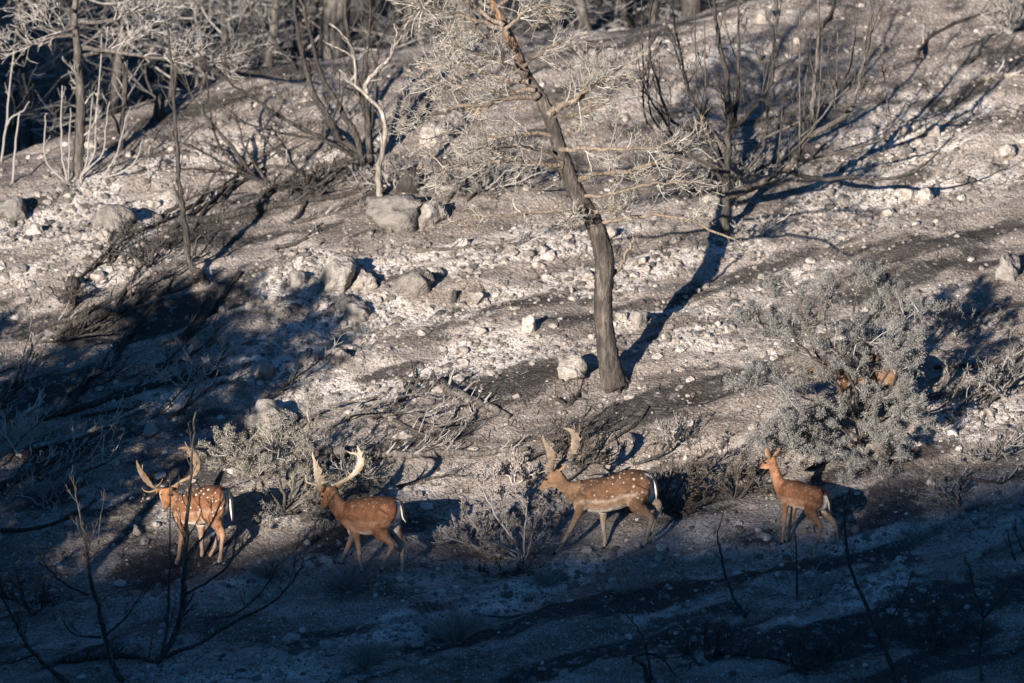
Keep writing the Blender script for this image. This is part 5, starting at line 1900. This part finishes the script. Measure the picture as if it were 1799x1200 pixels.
twig_bush((1775, 60), [(1720, 20), (1745, 0), (1770, -10), (1790, 5), (1799, 25), (1740, 40)], 'grey dead bush in the top corner above the stony bank', 84, 'twig_grey', 3, 7, 0.26)
twig_bush((570, 340), [(520, 310), (545, 290), (580, 295), (610, 310), (500, 330), (480, 320)], 'burnt scrub along the fallen dark log', 85, 'twig_dark', 2.6, 7, 0.26)
twig_bush((260, 470), [(200, 440), (225, 420), (250, 410), (290, 420), (310, 440), (180, 455)], 'charred scrub in the dark hollow under the slim sapling', 86, 'twig_dark', 2.6, 6, 0.26)
twig_bush((850, 335), [(790, 320), (820, 300), (850, 290), (890, 300), (930, 310), (960, 300), (760, 315)], 'fallen grey brush under the pine crown', 87, 'twig_grey', 2.8, 7, 0.28)
twig_bush((1680, 590), [(1640, 560), (1660, 545), (1690, 540), (1720, 560), (1740, 570)], 'shaded grey scrub behind the juniper', 88, 'twig_grey', 2.4, 6, 0.24)

# ------------------------------------------------------------------ foreground burnt saplings, in the shade
stem_tree('burnt_sapling', (275, 1165), [
    ([(275, 1165), (300, 1130), (318, 1080), (322, 1020), (327, 960), (332, 880), (336, 820), (340, 760), (342, 725)], 6.5, 0.0, 18),
    ([(285, 1150), (292, 1110), (297, 1050), (297, 990), (299, 900), (298, 830)], 3.4, -0.1, 5),
    ([(325, 1045), (360, 1025), (400, 995), (412, 960), (420, 905)], 3.2, 0.3, 3),
    ([(328, 985), (345, 960), (368, 925), (385, 890), (405, 860), (418, 857)], 2.8, -0.2, 3),
    ([(290, 1155), (350, 1130), (400, 1100), (450, 1075), (490, 1050), (520, 1010), (535, 985)], 4.2, -0.3, 4),
    ([(375, 1085), (410, 1080), (450, 1050), (480, 1010), (490, 985)], 2.4, 0.2, 3, -0.1),
], 'black forked sapling crossing the spotted buck', 'sapling', M['burnt'], M['twig_dark'], 91, TW2, 9, 0.34)
stem_tree('burnt_sapling', (214, 1195), [
    ([(216, 1198), (200, 1170), (185, 1120), (170, 1060), (158, 1010), (150, 950), (140, 900), (133, 860)], 6, 0.0, 14),
    ([(155, 1045), (120, 1030), (85, 1000), (65, 965)], 2.8, -0.2, 3),
    ([(178, 1120), (130, 1115), (108, 1085)], 2.4, -0.1, 2),
    ([(152, 985), (170, 970), (175, 925), (178, 900)], 2.2, 0.2, 2),
    ([(188, 1115), (220, 1085), (245, 1050), (260, 1015)], 2.2, 0.2, 2),
], 'bent black sapling low in the shaded corner', 'sapling', M['burnt'], M['twig_dark'], 92, TW2, 9, 0.32)
stem_tree('burnt_sapling', (105, 1198), [
    ([(120, 1200), (75, 1165), (40, 1120), (20, 1080), (3, 1045), (0, 1000)], 5, 0.0, 4),
    ([(60, 1150), (20, 1165), (-10, 1160)], 2.6, 0.1, 2),
], 'bowed black stem at the bottom corner', 'sapling', M['burnt'], M['twig_dark'], 93, TW2, 9, 0.32)
stem_tree('burnt_sapling', (1582, 1198), [
    ([(1580, 1205), (1560, 1150), (1540, 1105), (1515, 1050), (1497, 1005), (1488, 960), (1484, 900), (1488, 870), (1494, 855)], 5.5, 0.0, 6),
    ([(1545, 1110), (1570, 1080), (1590, 1040), (1605, 1000)], 2.4, 0.2, 3),
], 'tall dark curved sapling before the doe', 'sapling', M['burnt'], M['twig_dark'], 94, TW2, 9, 0.34)
stem_tree('burnt_sapling', (1310, 1085), [
    ([(1310, 1085), (1290, 1050), (1275, 1010), (1266, 970), (1262, 935), (1272, 895)], 3.4, 0.0, 3)], 'thin dark wand in the shade between striding buck and doe', 'sapling', M['burnt'], M['twig_dark'], 95, TW1, 2, 0.2)
stem_tree('burnt_sapling', (1402, 1055), [
    ([(1402, 1055), (1400, 1010), (1398, 960), (1396, 930)], 2.6, 0.0, 2)], 'short dark wand below the doe', 'sapling', M['burnt'], M['twig_dark'], 96, TW1, 2, 0.2)
stem_tree('burnt_sapling', (1725, 1195), [
    ([(1725, 1198), (1722, 1140), (1728, 1080), (1712, 1040), (1704, 990)], 3.6, 0.0, 6),
    ([(1728, 1085), (1760, 1050), (1790, 1010)], 2.4, 0.1, 3), ([(1724, 1120), (1690, 1080), (1660, 1045)], 2.4, 0.2, 3)], 'branching dark sapling low in the darkest corner', 'sapling', M['burnt'], M['twig_dark'], 97, TW2, 9, 0.34)
stem_tree('burnt_sapling', (1775, 985), [
    ([(1790, 1000), (1775, 960), (1770, 930)], 2.4, 0.0, 2), ([(1799, 970), (1786, 940), (1784, 910)], 2.2, 0.1, 2)], 'small dark twigs at the shaded edge past the doe', 'sapling', M['burnt'], M['twig_dark'], 98, TW1, 2, 0.2)
stem_tree('burnt_sapling', (1128, 1200), [
    ([(1140, 1205), (1130, 1170), (1110, 1155), (1145, 1150), (1170, 1165), (1190, 1190)], 5, 0.0, 4),
    ([(1145, 1195), (1135, 1140), (1125, 1110), (1100, 1080)], 3, 0.1, 3)], 'gnarled black branch at the bottom edge', 'sapling', M['burnt'], M['twig_dark'], 99, TW1, 3, 0.3)
for _i, (_b, _t, _l) in enumerate([((1450, 1180), [(1400, 1140), (1430, 1120), (1470, 1130), (1500, 1110), (1380, 1165)], 'dark scrub at the bottom below the doe'),
                                  ((1640, 1150), [(1600, 1110), (1630, 1090), (1660, 1100), (1690, 1120)], 'dark scrub in the darkest corner'),
                                  ((1230, 1170), [(1180, 1140), (1210, 1120), (1250, 1115), (1280, 1130)], 'dark scrub at the bottom under the striding buck'),
                                  ((1440, 1060), [(1400, 1040), (1430, 1020), (1455, 1015), (1475, 1030)], 'small grey scrub on the shaded ground below the doe'),
                                  ((900, 1010), [(850, 1000), (820, 1010), (870, 1020), (940, 1005)], 'sprawling dark twigs under the straw-coloured bush'),
                                  ((60, 1080), [(10, 1050), (40, 1030), (80, 1040), (110, 1060)], 'dark scrub in the shaded corner below the spotted buck')]):
    twig_bush(_b, _t, _l, 120 + _i, 'twig_dark' if _i != 3 else 'twig_grey', 2.4, 6, 0.24)


# ------------------------------------------------------------------ dry grass tussocks
def tussock(px, py, w, h, n, label, seed, mat='grass'):
    rng = np.random.default_rng(seed)
    g = ground_at(px, py)
    m = mpp_at(g[1])
    mb = MB()
    N = n
    a = rng.uniform(0, 6.283, N)
    rad = w * m * 0.5 * np.sqrt(rng.random(N))
    x, y = g[0] + np.cos(a) * rad * 0.55, g[1] + np.sin(a) * rad * 0.45
    p = np.stack([x, y, H(x, y)], 1)
    d = unit(np.stack([np.cos(a) * rad / (w * m * .5) * 0.9, np.sin(a) * rad / (w * m * .5) * .8, np.ones(N) * .8], 1) + rng.normal(0, .28, (N, 3)))
    L = h * m * rng.uniform(.25, 1.1, N)
    pts = np.stack([p, p + d * (L * .5)[:, None], p + (d * L[:, None]) + np.stack([np.cos(a), np.sin(a), -np.ones(N) * .4], 1) * (L * .18)[:, None]], 1)
    tubes(mb, pts, np.tile(np.array([.0032, .0028, .001])[None], (N, 1)), 3)
    o = link('grass_tussock', mb.mesh('grass_tussock', g), M[mat], None, g)
    tag(o, label, 'grass tussock')


tussock(800, 1118, 110, 62, 420, 'dry grass tussock alone on the shaded track', 1)
tussock(645, 1160, 80, 46, 320, 'dry grass tussock close to the bottom edge', 2)
tussock(610, 1025, 70, 40, 260, 'faint grass tussock under the pale-antlered buck', 3)
tussock(470, 1010, 80, 44, 260, 'faint grass tussock between the sapling and the pale-antlered buck', 4)
tussock(960, 1025, 70, 36, 200, 'faint grass tussock at the foot of the straw-coloured bush', 5)
tussock(1100, 1040, 70, 30, 160, 'sparse grass tussock under the striding buck', 6)

# ------------------------------------------------------------------ fallen wood
def fallen(px, rpx, label, mat, twigmat, seed, ntw=6, tl=0.2, name='fallen_branch', lift=0.6, cat=None):
    rng = np.random.default_rng(seed)
    g = np.array([ground_at(*p) for p in px])
    m = mpp_at(g[0][1])
    r = np.linspace(rpx, rpx * 0.55, len(px)) * m
    g[:, 2] += r * lift
    g[0, 2] += 0.02
    R = spline(np.concatenate([g, r[:, None]], 1), 5)
    pts = R[:, :3] + rng.normal(0, 0.3 * r.mean(), (len(R), 3))
    pts[:, 2] = np.maximum(pts[:, 2], H(pts[:, 0], pts[:, 1]) + R[:, 3] * 0.45)
    b, tw = MB(), MB()
    b.tube(pts, R[:, 3], 8, rough=0.06, cap=True)
    n = len(pts) - 1
    for _ in range(ntw):
        t = rng.uniform(.1, .98)
        i = min(int(t * n), n - 1)
        d = perp_dir(nrm(pts[i + 1] - pts[i]), rng.uniform(.5, 1.1), rng)
        d[2] = abs(d[2]) + .1
        grow([tw], pts[i], d, tl * rng.uniform(.5, 1.3), max(R[i, 3] * .4, .005), 0, TW1, rng)
    base = pts[0]
    finish(name, base, label, cat or ('log' if rpx > 6.5 else 'branch'), None, [('trunk' if rpx > 6.5 else 'stem', b, M[mat]), ('twigs', tw, M[twigmat])])


FALL = [
    ([(768, 676), (820, 705), (860, 722), (897, 738)], 10, 'pale fallen log with a sawn-looking end below the pine', 'greybark', 'twig_grey', 4),
    ([(712, 682), (745, 690), (770, 678), (815, 700)], 6, 'dark crooked branch crossing the pale fallen log', 'burnt', 'twig_dark', 7),
    ([(690, 715), (712, 700), (722, 680), (735, 660)], 5, 'short dark stub propped behind the pale fallen log', 'burnt', 'twig_dark', 4),
    ([(790, 748), (800, 725), (815, 712), (835, 716)], 5, 'bent grey branch under the pale fallen log', 'greybark', 'twig_grey', 5),
    ([(832, 742), (836, 722), (850, 712)], 4, 'stubby prop under the end of the pale fallen log', 'greybark', 'twig_grey', 3),
    ([(700, 668), (760, 672), (800, 660)], 4, 'thin dark branch uphill of the pale fallen log', 'burnt', 'twig_dark', 7),
    ([(560, 800), (640, 802), (700, 803), (780, 800), (850, 800), (930, 790)], 9, 'long grey log lying behind the pale-antlered buck', 'greybark', 'twig_grey', 8),
    ([(470, 762), (520, 770), (580, 800)], 5, 'thin pole leaning into the olive bush', 'greybark', 'twig_grey', 5),
    ([(640, 720), (700, 745), (760, 770), (830, 765)], 4, 'slim burnt pole downhill of the pale fallen log', 'burnt', 'twig_grey', 6),
    ([(317, 602), (350, 572), (372, 546), (395, 515), (422, 482)], 8, 'thick charred limb pointing uphill beside the sapling foot', 'burnt', 'twig_dark', 5),
    ([(160, 668), (200, 640), (233, 587), (287, 527)], 5, 'slim charred pole in the streaked shade', 'burnt', 'twig_dark', 8),
    ([(130, 580), (217, 545), (280, 522), (350, 497)], 9, 'fallen burnt trunk meeting the foot of the slim sapling', 'burnt', 'twig_dark', 8),
    ([(30, 600), (120, 565), (210, 520), (300, 480)], 6, 'burnt pole lying uphill of the fallen burnt trunk', 'greybark', 'twig_grey', 8),
    ([(60, 792), (133, 770), (187, 747), (263, 710)], 5, 'pale knotty branch rising out of the brush', 'palebark', 'twig_pale', 16),
    ([(3, 778), (33, 737), (77, 707)], 5, 'short pale branch by the picture edge', 'palebark', 'twig_pale', 6),
    ([(-10, 866), (50, 837), (110, 803), (150, 790)], 7, 'straight black pole in the brush before the spotted buck', 'burnt', 'twig_dark', 6),
    ([(0, 937), (67, 930), (133, 905), (170, 880)], 4, 'dark pole at the edge of the sunlit stones', 'burnt', 'twig_grey', 6),
    ([(60, 742), (160, 715), (240, 690), (310, 668), (390, 660)], 7, 'long dark trunk along the lower shade band', 'burnt', 'twig_dark', 8),
    ([(200, 693), (267, 677), (317, 670), (367, 663), (400, 606)], 4.5, 'grey branch hooked upward at its tip in the shade band', 'greybark', 'twig_pale', 8),
    ([(110, 735), (135, 700), (150, 670), (165, 655)], 7, 'thick broken limb standing in the lower shade', 'burnt', 'twig_dark', 4),
    ([(310, 398), (400, 385), (470, 368), (540, 356), (610, 345), (660, 330)], 8, 'long dark fallen log above the hollow', 'burnt', 'twig_dark', 10),
    ([(300, 405), (380, 352), (430, 318), (475, 295), (520, 302), (560, 318), (640, 320)], 5, 'arched burnt pole over the long dark log', 'burnt', 'twig_grey', 10),
    ([(200, 420), (270, 400), (345, 360), (420, 320)], 4.5, 'thin burnt pole slanting across the hollow', 'burnt', 'twig_dark', 10),
    ([(480, 440), (520, 430), (545, 412), (565, 393)], 4, 'bent grey stick beside the smooth upright boulder', 'greybark', 'twig_grey', 2),
    ([(520, 395), (570, 380), (640, 372)], 4, 'half-buried grey pole uphill of the upright boulder', 'greybark', 'twig_grey', 6),
    ([(755, 330), (780, 334), (810, 330), (835, 312), (855, 292)], 5.5, 'white curved log under the pine crown', 'palebark', 'twig_grey', 4),
    ([(815, 335), (865, 342), (900, 322), (935, 300)], 4.5, 'grey curved pole beside the white curved log', 'greybark', 'twig_grey', 5),
    ([(690, 318), (740, 300), (800, 292), (870, 300)], 6, 'dark weathered log above the white curved log', 'burnt', 'twig_grey', 6),
    ([(730, 445), (807, 438), (900, 432), (935, 420)], 3.6, 'thin grey pole stretched across the bright scree', 'greybark', 'twig_grey', 9),
    ([(1718, 142), (1755, 138), (1792, 133)], 7, 'white log on the crest of the stony bank', 'palebark', 'twig_pale', 0),
    ([(1610, 105), (1627, 75), (1667, 48), (1720, 28), (1767, 2)], 4, 'long curved dark branch in the top corner', 'burnt', 'twig_grey', 8),
    ([(1700, 115), (1718, 98), (1745, 62)], 3.4, 'short hooked dark stick in the top corner', 'burnt', 'twig_dark', 3),
    ([(1440, 55), (1462, 22), (1466, 0)], 4, 'black stub of a stem at the top above the bank', 'burnt', 'twig_dark', 2),
    ([(1740, 800), (1760, 785), (1772, 782), (1790, 780)], 5, 'crooked silvery branch end on the lit bank', 'greybark', 'twig_grey', 6),
    ([(1640, 848), (1700, 842), (1760, 850), (1790, 820)], 4, 'dark forked branch below the silvery one', 'burnt', 'twig_grey', 8),
    ([(1690, 850), (1685, 870), (1686, 890)], 3.5, 'stubby black stem on the shade edge past the doe', 'burnt', 'twig_dark', 3),
    ([(1420, 828), (1440, 820), (1462, 808)], 3.2, 'short forked dead branch behind the doe', 'burnt', 'twig_dark', 3),
    ([(1640, 650), (1700, 645), (1780, 655)], 4, 'dark pole in the shade behind the juniper', 'burnt', 'twig_grey', 5),
    ([(900, 780), (950, 772), (1010, 762)], 4, 'dark stick above the antlers of the striding buck', 'burnt', 'twig_dark', 5),
    ([(1020, 755), (1060, 735), (1085, 722)], 2.6, 'straight thin stick pointing at the pine foot', 'burnt', 'twig_dark', 0),
    ([(1070, 780), (1120, 745), (1140, 715)], 2.6, 'thin curved stick right under the pine foot', 'burnt', 'twig_dark', 1),
    ([(980, 705), (1000, 715), (1020, 690), (1030, 692)], 4, 'small charred root stub near the white boulder', 'burnt', 'twig_dark', 3),
    ([(700, 860), (760, 842), (820, 838)], 3.6, 'thin dark pole between the pale-antlered buck and the straw tuft', 'burnt', 'twig_dark', 6),
    ([(830, 1082), (880, 1085), (935, 1078)], 2.4, 'thin stick on the shaded track', 'greybark', 'twig_grey', 2),
    ([(110, 1165), (160, 1160), (215, 1155), (270, 1165)], 7, 'charred log lying in the bottom corner', 'burnt', 'twig_dark', 4),
    ([(1240, 1160), (1300, 1150), (1380, 1165)], 5, 'charred pole at the bottom edge', 'burnt', 'twig_dark', 5),
]
for _i, f in enumerate(FALL):
    fallen(f[0], f[1], f[2], f[3], f[4], 500 + _i, f[5] + 2, 0.24)


# heaps of fallen burnt limbs, lying along the slope
def brush_pile(cx, cy, w, h, n, label, seed, mat='burnt', tm='twig_dark', ang=-0.45, rpx=4.0):
    rng = np.random.default_rng(seed)
    base = ground_at(cx, cy)
    parts, tw = [], MB()
    for _ in range(n):
        px, py = cx + rng.uniform(-.5, .5) * w, cy + rng.uniform(-.5, .5) * h
        a = ang + rng.normal(0, 0.28)
        L = rng.uniform(60, 150)
        bend = rng.uniform(-16, 16)
        line = [(px - math.cos(a) * L * .5, py - math.sin(a) * L * .5), (px + bend * .4, py + bend), (px + math.cos(a) * L * .5, py + math.sin(a) * L * .5)]
        g = np.array([ground_at(*q) for q in line])
        r = np.linspace(rpx * rng.uniform(.5, 1.2), 1.2, 3) * mpp_at(g[0][1])
        R = spline(np.concatenate([g, r[:, None]], 1), 5)
        pts = R[:, :3]
        lift = np.linspace(0, rng.uniform(0, .28), len(pts))
        pts[:, 2] = np.maximum(pts[:, 2], H(pts[:, 0], pts[:, 1])) + R[:, 3] * .4 + lift
        pts = pts + rng.normal(0, .007, pts.shape)
        b = MB()
        b.tube(pts, R[:, 3], 7, rough=.05, cap=True)
        parts.append(('limb', b, M[mat]))
        for _k in range(7):
            i = int(rng.integers(3, len(pts) - 1))
            d = perp_dir(nrm(pts[i] - pts[i - 1]), rng.uniform(.4, .9), rng)
            d[2] = abs(d[2]) + .1
            grow([tw], pts[i], d, rng.uniform(.12, .36), .006, 0, TW1, rng)
    parts.append(('twigs', tw, M[tm]))
    finish('brush_pile', base, label, 'brush', None, parts)


brush_pile(300, 470, 300, 70, 9, 'heap of charred limbs in the hollow round the slim sapling', 1)
brush_pile(200, 590, 300, 90, 9, 'charred limbs strewn across the streaked shade', 2)
brush_pile(110, 700, 240, 90, 9, 'tangled limbs in the lower shade by the picture edge', 3, 'burnt', 'twig_grey')
brush_pile(90, 830, 200, 90, 8, 'grey limbs heaped before the spotted buck', 4, 'greybark', 'twig_pale')
brush_pile(460, 350, 300, 60, 10, 'dark limbs heaped under the fan of burnt stems', 5)
brush_pile(820, 310, 260, 50, 8, 'weathered grey limbs heaped under the pine crown', 6, 'greybark', 'twig_grey', -0.15)
brush_pile(720, 760, 300, 70, 9, 'scattered grey limbs between the pale-antlered buck and the pine', 7, 'greybark', 'twig_grey', -0.1)
brush_pile(1060, 795, 200, 40, 6, 'thin black limbs over the back of the striding buck', 8, 'burnt', 'twig_dark', -0.4, 3.0)
brush_pile(1720, 690, 150, 60, 6, 'grey limbs lying beside the pale forked dead bush', 9, 'greybark', 'twig_grey', -0.3, 3.0)
brush_pile(420, 690, 220, 60, 6, 'charred limbs at the lower end of the shadow band', 10, 'burnt', 'twig_grey', -0.5, 3.2)
brush_pile(1330, 290, 180, 60, 5, 'thin limbs lying in the shade of the spreading burnt tree', 11, 'burnt', 'twig_grey', -0.4, 2.6)


# stumps
def stump(px, py, rpx, hpx, label, seed):
    rng = np.random.default_rng(seed)
    g = ground_at(px, py)
    m = mpp_at(g[1])
    b = MB()
    h, r = hpx * m, rpx * m
    pts = np.array([g - [0, 0, .05], g + [0, 0, h * .3], g + [.01, 0, h * .7], g + [.02, .01, h]])
    b.tube(pts, [r * 1.5, r * 1.1, r, r * .8], 9, cap=True, rough=0.1)
    o = link('stump', b.mesh('stump', g), M['burnt'], None, g)
    tag(o, label, 'stump')


stump(797, 528, 5, 18, 'little burnt stump on the bright rubble', 1)
stump(127, 520, 12, 34, 'black stump inside the burnt tuft on the pale slope', 2)
stump(720, 330, 18, 36, 'weathered stump beside the bleached trunk', 3)
stump(280, 205, 9, 40, 'pale stump on the crest of the slope', 4)


# twig litter too small to count
def litter(n):
    rng = np.random.default_rng(77)
    x = rng.uniform(-7.2, 7.4, n * 2)
    y = rng.uniform(-3.2, 13.4, n * 2)
    keep = (y < crest(x)) & (fbm(x * .8, y * 1.1, 55, 2) + rng.normal(0, .15, n * 2) > 0.0)
    x, y = x[keep][:n], y[keep][:n]
    N = len(x)
    a = rng.uniform(0, 6.283, N)
    L = rng.uniform(.03, .14, N)
    pts = []
    for t in (-.5, 0, .5):
        xx, yy = x + np.cos(a) * L * t, y + np.sin(a) * L * t
        pts.append(np.stack([xx, yy, H(xx, yy) + .006 + .012 * rng.random(N)], 1))
    mb = MB()
    tubes(mb, np.stack(pts, 1), np.tile(rng.uniform(.0022, .005, (N, 1)), (1, 3)), 3)
    o = link('twig_litter', mb.mesh('twig_litter'), M['leaf_brown'])
    tag(o, 'fine charred twig litter strewn over the burnt ground', 'litter', kind='stuff')


litter(9000)
